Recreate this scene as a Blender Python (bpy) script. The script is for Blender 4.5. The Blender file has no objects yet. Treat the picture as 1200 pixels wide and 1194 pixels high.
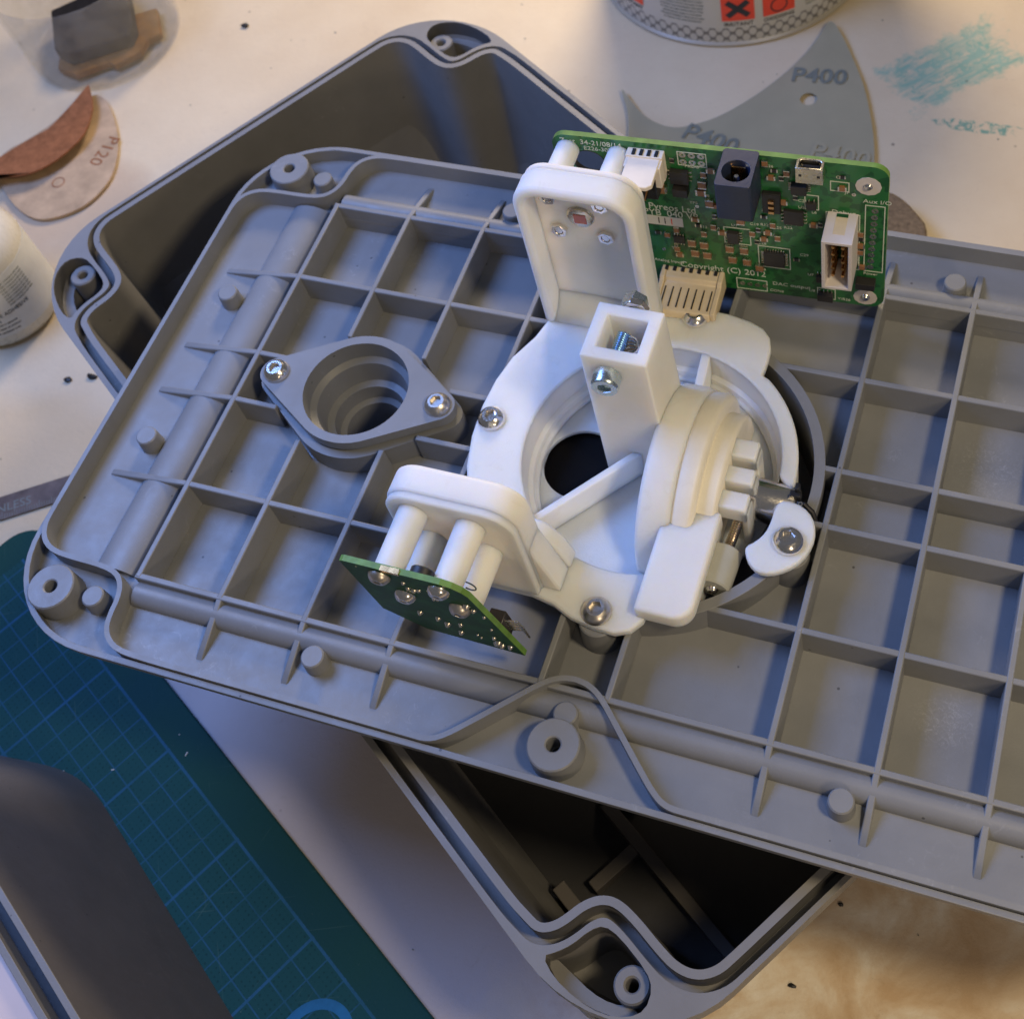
import bpy, bmesh, math, random
from mathutils import Vector, Matrix
from mathutils.geometry import tessellate_polygon
random.seed(4)
S = bpy.context.scene
COL = S.collection
# one unit is the pitch of the lid's rib grid, about 28 mm
S.unit_settings.system = 'METRIC'
S.unit_settings.scale_length = 0.028
PI = math.pi
R_ = math.radians

# ------------------------------------------------------------------ camera
cam = bpy.data.cameras.new('camera')
co = bpy.data.objects.new('camera', cam); COL.objects.link(co)
X = Vector((0.94282294, 0.30405094, -0.13652084))
Y = Vector((-0.17544811, 0.8010268, 0.57234084))
Z = Vector((0.28337762, -0.51566374, 0.8085716))
co.matrix_world = Matrix(((X.x, Y.x, Z.x, 2.98520405), (X.y, Y.y, Z.y, -5.7968727),
                          (X.z, Y.z, Z.z, 10.97276535), (0, 0, 0, 1)))
cam.sensor_width = 36
cam.lens = 36 * 1612.019 / 1200
cam.shift_x = (600 - 706.506) / 1200
cam.shift_y = (397.185 - 597) / 1200
cam.clip_start = .1
cam.clip_end = 400
cam.dof.use_dof = True
cam.dof.focus_distance = 11.4
cam.dof.aperture_fstop = 0.95
S.camera = co

# ------------------------------------------------------------------ light: a warm lamp to the right, a cool window to the upper left
W = bpy.data.worlds.new('World'); S.world = W; W.use_nodes = True
W.node_tree.nodes['Background'].inputs[0].default_value = (.80, .80, .85, 1)
W.node_tree.nodes['Background'].inputs[1].default_value = .13

def area(name, loc, tgt, size, power, col, sy=None):
    l = bpy.data.lights.new(name, 'AREA'); l.energy = power; l.color = col
    l.shape = 'RECTANGLE' if sy else 'DISK'; l.size = size
    if sy: l.size_y = sy
    o = bpy.data.objects.new(name, l); COL.objects.link(o)
    o.location = loc
    o.rotation_euler = (Vector(tgt) - Vector(loc)).to_track_quat('-Z', 'Y').to_euler()
    return o
area('warm_lamp', (9.0, -3.4, 13.6), (0, 0, 0), 2.2, 1350, (1.0, .80, .50))
area('warm_south_light', (10.5, -14, 8), (1, -2, 0), 3, 500, (1.0, .76, .50))
area('warm_room_light', (-6, 19, 9), (-5, 7, -3), 5, 3000, (1.0, .79, .53))
area('cool_window', (-12, 1.5, 14), (0, 0, 0), 9, 3200, (.24, .42, 1.0), 8)

S.view_settings.view_transform = 'Standard'
S.view_settings.look = 'None'
S.view_settings.gamma = 1
S.view_settings.exposure = 0
S.cycles.use_denoising = True
S.cycles.max_bounces = 6

# ------------------------------------------------------------------ materials
def nodes(name):
    m = bpy.data.materials.new(name); m.use_nodes = True
    nt = m.node_tree
    return m, nt, nt.nodes['Principled BSDF']

def noise(nt, scale, detail=4, rough=.6, vec=None, dist=0):
    n = nt.nodes.new('ShaderNodeTexNoise')
    n.inputs['Scale'].default_value = scale; n.inputs['Detail'].default_value = detail
    n.inputs['Roughness'].default_value = rough; n.inputs['Distortion'].default_value = dist
    if vec is None:
        tc = nt.nodes.new('ShaderNodeTexCoord'); vec = tc.outputs['Object']
    nt.links.new(vec, n.inputs['Vector'])
    return n.outputs['Fac']

def ramp(nt, fac, stops):
    r = nt.nodes.new('ShaderNodeValToRGB')
    e = r.color_ramp.elements
    while len(e) < len(stops): e.new(.5)
    for k, (p, c) in enumerate(stops):
        e[k].position = p
        e[k].color = (c, c, c, 1) if not isinstance(c, tuple) else (*c, 1)
    nt.links.new(fac, r.inputs[0])
    return r.outputs[0]

def mix(nt, fac, a, b, mode='MIX'):
    n = nt.nodes.new('ShaderNodeMix'); n.data_type = 'RGBA'; n.blend_type = mode
    for sock, v in ((n.inputs[0], fac), (n.inputs[6], a), (n.inputs[7], b)):
        if isinstance(v, (int, float)): sock.default_value = v
        elif isinstance(v, tuple): sock.default_value = (*v, 1)
        else: nt.links.new(v, sock)
    return n.outputs[2]

def math_(nt, op, a, b=0, c=None):
    n = nt.nodes.new('ShaderNodeMath'); n.operation = op
    for i, v in enumerate((a, b, c)):
        if v is None: continue
        if isinstance(v, (int, float)): n.inputs[i].default_value = v
        else: nt.links.new(v, n.inputs[i])
    return n.outputs[0]

def bump(nt, bs, h, dist=.01, strength=.3):
    b = nt.nodes.new('ShaderNodeBump'); b.inputs['Distance'].default_value = dist
    b.inputs['Strength'].default_value = strength
    nt.links.new(h, b.inputs['Height']); nt.links.new(b.outputs[0], bs.inputs['Normal'])

def simple(name, col, rough=.5, metal=0, var=.12, nscale=6, bmp=0, bscale=60, coat=0, spec=.5):
    m, nt, bs = nodes(name)
    f = noise(nt, nscale, 5)
    lo = tuple(c * (1 - var) for c in col); hi = tuple(min(1, c * (1 + var)) for c in col)
    nt.links.new(ramp(nt, f, [(.3, lo), (.7, hi)]), bs.inputs['Base Color'])
    f2 = noise(nt, nscale * 3.1, 4)
    rr = ramp(nt, f2, [(.3, max(rough - .07, .02)), (.7, rough + .07)])
    nt.links.new(rr, bs.inputs['Roughness'])
    bs.inputs['Metallic'].default_value = metal
    bs.inputs['Coat Weight'].default_value = coat
    bs.inputs['Specular IOR Level'].default_value = spec
    if bmp: bump(nt, bs, noise(nt, bscale, 3), .01, bmp)
    return m

def grey_plastic(name, col, rough=.47):
    m, nt, bs = nodes(name)
    tc = nt.nodes.new('ShaderNodeTexCoord'); v = tc.outputs['Object']
    f = noise(nt, 1.3, 5, .6, v)
    base = ramp(nt, f, [(.3, tuple(c * .9 for c in col)), (.7, tuple(c * 1.08 for c in col))])
    # pale scuffs
    sc = ramp(nt, noise(nt, 9, 8, .75, v, 1.2), [(.56, 0.), (.74, .5)])
    big = ramp(nt, noise(nt, .8, 2, .5, v), [(.5, 0.), (.64, 1.)])
    msk = math_(nt, 'MULTIPLY', sc, big)
    sp_ = nt.nodes.new('ShaderNodeSeparateXYZ'); nt.links.new(v, sp_.inputs[0])
    fine = ramp(nt, noise(nt, 14, 8, .8, v, 2.5), [(.50, 0.), (.66, .5)])
    for cx_, cy_, r_ in ((2.98, -1.62, .30), (2.95, .80, .36), (-3.6, -1.0, .16), (2.1, .75, .10), (-4.6, 1.6, .12)):
        a_ = math_(nt, 'SUBTRACT', sp_.outputs[0], cx_); b_ = math_(nt, 'SUBTRACT', sp_.outputs[1], cy_)
        d_ = math_(nt, 'SQRT', math_(nt, 'ADD', math_(nt, 'MULTIPLY', a_, a_), math_(nt, 'MULTIPLY', b_, b_)))
        msk = math_(nt, 'MAXIMUM', msk, math_(nt, 'MULTIPLY', fine, ramp(nt, d_, [(r_ * .5, 1.), (r_ * 1.1, 0.)])))
    c2 = mix(nt, msk, base, tuple(min(1, c * 1.9) for c in col))
    # tiny dark pits
    vo = nt.nodes.new('ShaderNodeTexVoronoi'); vo.inputs['Scale'].default_value = 3.4
    nt.links.new(v, vo.inputs['Vector'])
    pit = ramp(nt, vo.outputs['Distance'], [(.035, 1.), (.05, 0.)])
    c3 = mix(nt, math_(nt, 'MULTIPLY', pit, .75), c2, tuple(c * .18 for c in col))
    nt.links.new(c3, bs.inputs['Base Color'])
    nt.links.new(ramp(nt, noise(nt, 4, 6, .7, v), [(.3, rough - .08), (.7, rough + .1)]), bs.inputs['Roughness'])
    bump(nt, bs, noise(nt, 55, 4, .6, v), .006, .22)
    return m

M = {}
M['grey'] = grey_plastic('grey_abs_plastic', (.20, .208, .222))
M['box'] = grey_plastic('grey_abs_box_plastic', (.195, .192, .19))
M['box_floor_shade'] = grey_plastic('shaded_box_floor_plastic', (.028, .028, .032), .6)  # same box, floor colour darkened to paint in the shade inside
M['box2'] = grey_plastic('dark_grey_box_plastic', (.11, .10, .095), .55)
M['white'] = simple('white_sintered_nylon', (.78, .765, .735), .55, var=.035, nscale=2.0, bmp=.22, bscale=70)
w = M['white'].node_tree.nodes['Principled BSDF']
w.inputs['Subsurface Weight'].default_value = .9
w.inputs['Subsurface Radius'].default_value = (.22, .17, .12)
w.inputs['Subsurface Scale'].default_value = 1.3
M['cream'] = simple('aged_cream_nylon', (.79, .76, .68), .5, var=.05, nscale=2.5, bmp=.2)
for k_ in ('white', 'cream'):
    nt = M[k_].node_tree; b_ = nt.nodes['Principled BSDF']
    src = b_.inputs['Base Color'].links[0].from_socket
    g_ = ramp(nt, noise(nt, 3.2, 8, .75, None, 1.2), [(.56, 0.), (.76, .35)])
    nt.links.new(mix(nt, g_, src, (.58, .52, .44)), b_.inputs['Base Color'])
M['steel'] = simple('bright_stainless_steel', (.78, .75, .72), .2, 1, .06, 20)
M['steel_dull'] = simple('dull_stainless_steel', (.60, .56, .51), .34, 1, .2, 9)
M['dark_steel'] = simple('dark_reflection_ruler_steel', (.15, .10, .075), .4, .6, .3, 5)  # brown of a dark reflection put into the ruler's base colour
M['zinc'] = simple('blue_zinc_plated_steel', (.62, .72, .78), .25, 1, .08, 16)
M['brass'] = simple('brass_thread', (.55, .42, .26), .3, 1)
M['tin_metal'] = simple('tinned_solder', (.72, .68, .58), .28, 1)
M['gold'] = simple('gold_pins', (.78, .45, .18), .25, 1)
M['black'] = simple('black_plastic', (.012, .012, .014), .45, var=.2)
M['void'] = simple('black_window_glass', (.002, .002, .003), .5, spec=.1)
M['jack'] = simple('blue_black_jack_plastic', (.018, .028, .065), .42, var=.12, bmp=.1)
M['conn_white'] = simple('white_connector_plastic', (.74, .69, .62), .45, var=.05)
M['conn_cream'] = simple('cream_connector_plastic', (.62, .52, .36), .45, var=.07)
M['conn_grey'] = simple('pale_grey_header_plastic', (.60, .56, .55), .45, var=.05)
M['ceramic'] = simple('brown_ceramic', (.26, .13, .065), .4, var=.2, nscale=14)
M['ic'] = simple('ic_package', (.022, .02, .022), .42, var=.2)
M['silk'] = simple('white_silkscreen', (.62, .68, .60), .6, var=.05)
M['dark_hole'] = simple('dark_recess', (.01, .01, .012), .7)
M['nylon_grey'] = simple('grey_nylon_spacer', (.40, .41, .38), .35, var=.05)
M['label'] = simple('pale_paper_label', (.66, .66, .64), .7, var=.04)
M['red'] = simple('hazard_red_print', (.78, .07, .03), .45, var=.05)
M['ink'] = simple('black_ink', (.03, .03, .032), .6)
M['ink_soft'] = simple('faded_grey_ink', (.17, .19, .17), .7)
M['pcb_edge'] = simple('pcb_bare_edge', (.12, .24, .05), .5, var=.25, nscale=8)
M['sensor_red'] = simple('sensor_window_red', (.42, .10, .06), .2)
M['sensor_can'] = simple('sensor_can_metal', (.62, .55, .42), .25, 1)
M['brownpad'] = simple('brown_abrasive_pad', (.17, .12, .07), .9, var=.35, nscale=18, bmp=.8, bscale=40)
M['orange_pad'] = simple('orange_sandpaper_backing', (.24, .11, .03), .9, var=.3, nscale=6, spec=.1)
M['block'] = simple('dark_sanding_block', (.018, .016, .015), .9, var=.3, nscale=12, bmp=.5, spec=.12)
M['beige'] = simple('beige_disc_backing', (.46, .33, .21), .8, var=.22, nscale=3, bmp=.15)
M['redbrown'] = simple('redbrown_grit', (.27, .11, .05), .9, var=.25, nscale=9, bmp=.4, spec=.15)
M['bottle'] = simple('milky_bottle_plastic', (.66, .62, .52), .3, var=.03)
M['pink'] = simple('pale_pink_panel', (.66, .56, .55), .5, var=.05, nscale=1)
M['yellow'] = simple('yellow_fleck', (.5, .35, .08), .6)

# circuit board solder mask with faint tracks
m, nt, bs = nodes('green_solder_mask')
tc = nt.nodes.new('ShaderNodeTexCoord')
mp = nt.nodes.new('ShaderNodeMapping'); mp.inputs['Scale'].default_value = (14, 1, 14)
nt.links.new(tc.outputs['Object'], mp.inputs['Vector'])
vo = nt.nodes.new('ShaderNodeTexVoronoi'); vo.distance = 'MANHATTAN'; vo.inputs['Scale'].default_value = 1.0
nt.links.new(mp.outputs[0], vo.inputs['Vector'])
tr = ramp(nt, vo.outputs['Color'], [(.35, 0.), (.36, 1.)])
c = mix(nt, tr, (.010, .085, .028), (.022, .155, .045))
nt.links.new(mix(nt, ramp(nt, noise(nt, 5), [(.4, 0.), (.7, .4)]), c, (.012, .11, .03)), bs.inputs['Base Color'])
bs.inputs['Roughness'].default_value = .32
bs.inputs['Coat Weight'].default_value = .3
bump(nt, bs, tr, .004, .3)
M['pcb'] = m
m, nt, bs = nodes('dark_green_solder_mask')
nt.links.new(mix(nt, ramp(nt, noise(nt, 7), [(.45, 0.), (.6, 1.)]), (.008, .060, .022), (.014, .095, .034)), bs.inputs['Base Color'])
bs.inputs['Roughness'].default_value = .5
bs.inputs['Specular IOR Level'].default_value = .3
M['pcb_dark'] = m

# brushed / threaded steel
def threaded(name, col, scale):
    m, nt, bs = nodes(name)
    bs.inputs['Metallic'].default_value = 1; bs.inputs['Roughness'].default_value = .28
    bs.inputs['Base Color'].default_value = (*col, 1)
    return m
M['thread_zinc'] = threaded('zinc_thread', (.42, .6, .78), 30)
M['thread_steel'] = threaded('steel_thread', (.6, .5, .38), 30)

# table top: pale painted board, grubby, heavily stained at lower right, teal smear at upper right
m, nt, bs = nodes('painted_table_top')
tc = nt.nodes.new('ShaderNodeTexCoord'); v = tc.outputs['Object']
base = ramp(nt, noise(nt, .5, 6, .6, v), [(.3, (.61, .50, .35)), (.7, (.69, .59, .43))])
sep = nt.nodes.new('ShaderNodeSeparateXYZ'); nt.links.new(v, sep.inputs[0])
def blob(cx, cy, rx, ry, edge=.35, wob=.5, ns=1.2):
    a = math_(nt, 'DIVIDE', math_(nt, 'SUBTRACT', sep.outputs[0], cx), rx)
    b = math_(nt, 'DIVIDE', math_(nt, 'SUBTRACT', sep.outputs[1], cy), ry)
    d = math_(nt, 'ADD', math_(nt, 'MULTIPLY', a, a), math_(nt, 'MULTIPLY', b, b))
    d = math_(nt, 'ADD', d, math_(nt, 'MULTIPLY', math_(nt, 'SUBTRACT', noise(nt, ns, 5, .6, v), .5), wob * 2))
    return ramp(nt, d, [(max(0, 1 - edge), 1.), (1., 0.)])
# lower right stain
mottle = ramp(nt, noise(nt, 1.0, 7, .62, v, .6), [(.34, (.56, .40, .25)), (.46, (.66, .52, .37)), (.55, (.75, .66, .54)), (.64, (.85, .80, .73))])
c = mix(nt, blob(5.5, -4.2, 6.0, 3.6, .12, .1), base, mottle)
# lower left: lavender shade, warm lamp blocked, painted into the table colour
c = mix(nt, blob(-3.0, -3.2, 4.2, 2.6, .6, .3), c, (.43, .40, .42))
# warm patch near left
c = mix(nt, math_(nt, 'MULTIPLY', blob(-8.6, -.2, 2.0, 1.2, .6, .4), .5), c, (.56, .42, .24))
# teal dry-brushed smear, its strokes running along one slant
ca, sa = math.cos(R_(46)), math.sin(R_(46))
dx = math_(nt, 'SUBTRACT', sep.outputs[0], 1.45); dy = math_(nt, 'SUBTRACT', sep.outputs[1], 8.95)
uu = math_(nt, 'ADD', math_(nt, 'MULTIPLY', dx, ca), math_(nt, 'MULTIPLY', dy, sa))
vv = math_(nt, 'SUBTRACT', math_(nt, 'MULTIPLY', dy, ca), math_(nt, 'MULTIPLY', dx, sa))
cm = nt.nodes.new('ShaderNodeCombineXYZ'); nt.links.new(math_(nt, 'MULTIPLY', uu, .7), cm.inputs[0]); nt.links.new(math_(nt, 'MULTIPLY', vv, 5.5), cm.inputs[1])
streak = ramp(nt, noise(nt, 1.7, 8, .75, cm.outputs[0], .9), [(.40, 0.), (.56, 1.)])
dd = math_(nt, 'MAXIMUM', math_(nt, 'DIVIDE', math_(nt, 'ABSOLUTE', uu), .98), math_(nt, 'DIVIDE', math_(nt, 'ABSOLUTE', vv), .56))
dd = math_(nt, 'ADD', dd, math_(nt, 'MULTIPLY', math_(nt, 'SUBTRACT', noise(nt, 3.5, 6, .7, v), .5), 1.3))
quad_ = ramp(nt, dd, [(.75, 1.), (1.0, 0.)])
teal = mix(nt, noise(nt, 3, 4, .6, v), (.17, .36, .28), (.36, .50, .42))
fl = ramp(nt, noise(nt, 4.5, 7, .8, v, 1.4), [(.50, 0.), (.55, 1.)])
c = mix(nt, math_(nt, 'MULTIPLY', quad_, math_(nt, 'MAXIMUM', streak, fl)), c, teal)
c = mix(nt, math_(nt, 'MULTIPLY', blob(2.0, 7.8, .7, .12, .3, .9, 4), fl), c, (.17, .33, .27))
c = mix(nt, math_(nt, 'MULTIPLY', blob(-10.6, 3.9, 1.6, 1.1, .6, .5), .35), c, (.34, .19, .11))
# grime and specks
gr = ramp(nt, noise(nt, 4.5, 10, .85, v, 1.8), [(.585, 0.), (.72, .55)])
c = mix(nt, gr, c, (.30, .25, .21))
vo = nt.nodes.new('ShaderNodeTexVoronoi'); vo.inputs['Scale'].default_value = 1.4; nt.links.new(v, vo.inputs['Vector'])
sp = ramp(nt, vo.outputs['Distance'], [(.02, 1.), (.045, 0.)])
c = mix(nt, math_(nt, 'MULTIPLY', sp, .7), c, (.09, .07, .06))
nt.links.new(c, bs.inputs['Base Color'])
bs.inputs['Roughness'].default_value = .55
nt.links.new(ramp(nt, noise(nt, 1.1, 6, .7, v), [(.35, .5), (.65, .8)]), bs.inputs['Roughness'])
bs.inputs['Specular IOR Level'].default_value = .25
bump(nt, bs, noise(nt, 9, 9, .75, v), .04, .3)
M['table'] = m

# cutting mat: printed grid over a dimpled surface
m, nt, bs = nodes('green_cutting_mat')
tc = nt.nodes.new('ShaderNodeTexCoord'); v = tc.outputs['Object']
sep = nt.nodes.new('ShaderNodeSeparateXYZ'); nt.links.new(v, sep.inputs[0])
def lines(coord, off, pitch, w):
    a = math_(nt, 'DIVIDE', math_(nt, 'SUBTRACT', coord, off), pitch)
    f = math_(nt, 'FRACT', math_(nt, 'ADD', a, 100.5))
    d = math_(nt, 'ABSOLUTE', math_(nt, 'SUBTRACT', f, .5))
    return math_(nt, 'LESS_THAN', d, w / pitch / 2)
ux, uy = sep.outputs[0], sep.outputs[1]
inside = math_(nt, 'MULTIPLY', math_(nt, 'LESS_THAN', uy, -.40), math_(nt, 'GREATER_THAN', ux, .40))
thin = math_(nt, 'MAXIMUM', lines(ux, 1.06, .274, .016), lines(uy, -.42, .274, .016))
thick = math_(nt, 'MAXIMUM', lines(ux, 1.06, 1.37, .03), lines(uy, -.42, 1.37, .03))
vo = nt.nodes.new('ShaderNodeTexVoronoi'); vo.inputs['Scale'].default_value = 17; vo.inputs['Randomness'].default_value = .06
nt.links.new(v, vo.inputs['Vector'])
dots = ramp(nt, vo.outputs['Distance'], [(.25, 0.), (.4, 1.)])
body = mix(nt, noise(nt, .8, 3, .5, v), (.005, .040, .060), (.011, .058, .040))
b2 = mix(nt, math_(nt, 'MULTIPLY', inside, .7), body, mix(nt, dots, (.002, .016, .018), (.010, .064, .070)))
ln = math_(nt, 'MULTIPLY', inside, math_(nt, 'MAXIMUM', math_(nt, 'MULTIPLY', thin, .5), math_(nt, 'MULTIPLY', thick, .65)))
c = mix(nt, math_(nt, 'MULTIPLY', ln, ramp(nt, noise(nt, 1.6, 6, .7, v), [(.3, .35), (.6, 1.)])), b2, (.025, .11, .24))
for ang_, th_ in ((.5, .70), (-.9, .72), (1.3, .73)):
    mq = nt.nodes.new('ShaderNodeMapping'); mq.inputs['Rotation'].default_value = (0, 0, ang_); nt.links.new(v, mq.inputs['Vector'])
    mq2 = nt.nodes.new('ShaderNodeMapping'); mq2.inputs['Scale'].default_value = (.9, 34, 1); nt.links.new(mq.outputs[0], mq2.inputs['Vector'])
    c = mix(nt, ramp(nt, noise(nt, 1.0, 2, .5, mq2.outputs[0], .3), [(th_, 0.), (th_ + .03, .45)]), c, (.05, .11, .10))
sc = ramp(nt, noise(nt, 22, 3, .9, v, 3), [(.70, 0.), (.76, .6)])
c = mix(nt, sc, c, (.35, .42, .36))
nt.links.new(c, bs.inputs['Base Color']); bs.inputs['Roughness'].default_value = .75; bs.inputs['Specular IOR Level'].default_value = .15
bump(nt, bs, dots, .01, .35)
M['mat'] = m

# teal abrasive film
m, nt, bs = nodes('teal_abrasive_film')
nt.links.new(ramp(nt, noise(nt, .7, 4), [(.3, (.38, .35, .25)), (.7, (.30, .285, .205))]), bs.inputs['Base Color'])
bs.inputs['Roughness'].default_value = .35; bump(nt, bs, noise(nt, 60, 3), .005, .2)
M['film'] = m

# tin: pale label, ring pattern band, bare bottom seam
m, nt, bs = nodes('printed_tin')
tc = nt.nodes.new('ShaderNodeTexCoord')
sep = nt.nodes.new('ShaderNodeSeparateXYZ'); nt.links.new(tc.outputs['Object'], sep.inputs[0])
ang = math_(nt, 'ARCTAN2', sep.outputs[1], sep.outputs[0])
cmb = nt.nodes.new('ShaderNodeCombineXYZ')
nt.links.new(math_(nt, 'MULTIPLY', ang, 2.12), cmb.inputs[0]); nt.links.new(sep.outputs[2], cmb.inputs[1])
arc_ = math_(nt, 'MULTIPLY', ang, 2.12)
def dots_grid(ox, oz, p, q_):
    a = math_(nt, 'MULTIPLY', math_(nt, 'SUBTRACT', math_(nt, 'FRACT', math_(nt, 'ADD', math_(nt, 'DIVIDE', arc_, p), 100 + ox)), .5), p)
    b = math_(nt, 'MULTIPLY', math_(nt, 'SUBTRACT', math_(nt, 'FRACT', math_(nt, 'ADD', math_(nt, 'DIVIDE', sep.outputs[2], q_), 100 + oz)), .5), q_ * .8)
    return math_(nt, 'SQRT', math_(nt, 'ADD', math_(nt, 'MULTIPLY', a, a), math_(nt, 'MULTIPLY', b, b)))
dm = math_(nt, 'MINIMUM', dots_grid(0, .2, .20, .20), dots_grid(.5, .7, .20, .20))
ringp = ramp(nt, dm, [(.052, (.58, .56, .52)), (.062, (.18, .17, .16))])
zz = sep.outputs[2]
inband = math_(nt, 'MULTIPLY', math_(nt, 'GREATER_THAN', zz, .09), math_(nt, 'LESS_THAN', zz, .36))
c = mix(nt, inband, (.60, .585, .55), ringp)
c = mix(nt, math_(nt, 'LESS_THAN', zz, .09), c, (.40, .36, .29))
nt.links.new(c, bs.inputs['Base Color']); bs.inputs['Roughness'].default_value = .35
M['tin'] = m

# clear plastic
m, nt, bs = nodes('scuffed_clear_plastic')
bs.inputs['Base Color'].default_value = (.50, .47, .41, 1); bs.inputs['Roughness'].default_value = .22
nt.links.new(ramp(nt, noise(nt, 2.5, 5), [(.3, .10), (.7, .26)]), bs.inputs['Alpha'])
M['clear'] = m

# ------------------------------------------------------------------ mesh helpers
def finish(bm, name, mat, parent=None, smooth=35, bevel=0, mats=None, loc=None, rot=None, seg=2):
    bmesh.ops.remove_doubles(bm, verts=bm.verts, dist=1e-5)
    bmesh.ops.recalc_face_normals(bm, faces=bm.faces)
    me = bpy.data.meshes.new(name); bm.to_mesh(me); bm.free()
    for mm in (mats or [mat]): me.materials.append(M[mm])
    if smooth:
        for p in me.polygons: p.use_smooth = True
        me.set_sharp_from_angle(angle=R_(smooth))
    o = bpy.data.objects.new(name, me); COL.objects.link(o)
    if parent: o.parent = parent
    if loc: o.location = loc
    if rot: o.rotation_euler = rot
    if bevel:
        b = o.modifiers.new('edge', 'BEVEL'); b.width = bevel; b.segments = seg; b.limit_method = 'ANGLE'; b.angle_limit = R_(40)
        b.harden_normals = False
    return o

def inst(src, parent=None, loc=None, rot=None, scale=None, name=None):
    o = src.copy(); COL.objects.link(o)
    if parent: o.parent = parent
    if loc: o.location = loc
    if rot is not None: o.rotation_euler = rot
    if scale: o.scale = scale if hasattr(scale, '__len__') else (scale,) * 3
    if name: o.name = name
    return o

def thing(name, label, cat, loc=(0, 0, 0), rz=0, group=None):
    o = bpy.data.objects.new(name, None); COL.objects.link(o)
    o.empty_display_size = .2
    o.location = loc; o.rotation_euler = (0, 0, rz)
    o['label'] = label; o['category'] = cat
    if group: o['group'] = group
    return o

def tag(o, label, cat, group=None):
    o['label'] = label; o['category'] = cat
    if group: o['group'] = group
    return o

def prism(bm, outer, z0, z1, holes=(), mi=0, f=lambda x, y, z: (x, y, z), inset=0, open_hole_walls=False):
    """solid plate: outer polygon minus holes, from z0 to z1; inset shrinks the lower outline (draft)"""
    loops = [list(outer)] + [list(h) for h in holes]
    low = [offset(loops[0], -inset) if inset else loops[0]] + loops[1:]
    top = [[bm.verts.new(f(x, y, z1)) for x, y in l] for l in loops]
    bot = [[bm.verts.new(f(x, y, z0)) for x, y in l] for l in low]
    for t, b in zip(top, bot):
        n = len(t)
        for i in range(n):
            fc = bm.faces.new((t[i], t[(i + 1) % n], b[(i + 1) % n], b[i])); fc.material_index = mi
    if not holes:
        bm.faces.new(top[0]).material_index = mi; bm.faces.new(bot[0]).material_index = mi
    else:
        for loops_, vs in ((loops, top), (low, bot)):
            flat = [v for l in vs for v in l]
            tris = tessellate_polygon([[Vector((x, y, 0)) for x, y in l] for l in loops_])
            for t in tris:
                if len(set(t)) == 3:
                    try: bm.faces.new([flat[i] for i in t]).material_index = mi
                    except ValueError: pass

def area2(p):
    return sum(p[i][0] * p[(i + 1) % len(p)][1] - p[(i + 1) % len(p)][0] * p[i][1] for i in range(len(p))) / 2

def offset(p, d):
    """offset a closed polygon outwards by d"""
    s = 1 if area2(p) > 0 else -1
    out = []; n = len(p)
    for i in range(n):
        a, b, c = Vector(p[i - 1]), Vector(p[i]), Vector(p[(i + 1) % n])
        t1 = (b - a).normalized() if (b - a).length > 1e-9 else (c - b).normalized()
        t2 = (c - b).normalized() if (c - b).length > 1e-9 else t1
        n1 = Vector((t1.y, -t1.x)); n2 = Vector((t2.y, -t2.x))
        m = (n1 + n2); m = m / max(m.length_squared / 2, .5) if m.length > 1e-6 else n1
        q = b + m * d * s
        out.append((q.x, q.y))
    return out

def chaikin(p, k=2, closed=True):
    for _ in range(k):
        q = []; n = len(p)
        if not closed: q.append(p[0])
        for i in range(n if closed else n - 1):
            a, b = p[i], p[(i + 1) % n]
            q.append((a[0] * .75 + b[0] * .25, a[1] * .75 + b[1] * .25))
            q.append((a[0] * .25 + b[0] * .75, a[1] * .25 + b[1] * .75))
        if not closed: q.append(p[-1])
        p = q
    return p

def circle(cx, cy, r, n=48, a0=0, a1=None):
    if a1 is None: return [(cx + r * math.cos(2 * PI * i / n), cy + r * math.sin(2 * PI * i / n)) for i in range(n)]
    return [(cx + r * math.cos(R_(a0 + (a1 - a0) * i / n)), cy + r * math.sin(R_(a0 + (a1 - a0) * i / n))) for i in range(n + 1)]

def rrect(x0, y0, x1, y1, r, n=6, corners=(1, 1, 1, 1)):
    out = []
    for k, (cx, cy, a) in enumerate(((x1 - r, y1 - r, 0), (x0 + r, y1 - r, 90), (x0 + r, y0 + r, 180), (x1 - r, y0 + r, 270))):
        if corners[k]: out += [(cx + r * math.cos(R_(a + 90 * i / n)), cy + r * math.sin(R_(a + 90 * i / n))) for i in range(n + 1)]
        else: out.append(((x1, y1), (x0, y1), (x0, y0), (x1, y0))[k])
    return out

def box(bm, x0, y0, z0, x1, y1, z1, mi=0, mtx=None):
    vs = [bm.verts.new((x, y, z)) for x in (x0, x1) for y in (y0, y1) for z in (z0, z1)]
    if mtx: bmesh.ops.transform(bm, matrix=mtx, verts=vs)
    for a in ((0, 1, 3, 2), (4, 6, 7, 5), (0, 4, 5, 1), (2, 3, 7, 6), (0, 2, 6, 4), (1, 5, 7, 3)):
        bm.faces.new([vs[i] for i in a]).material_index = mi

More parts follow.
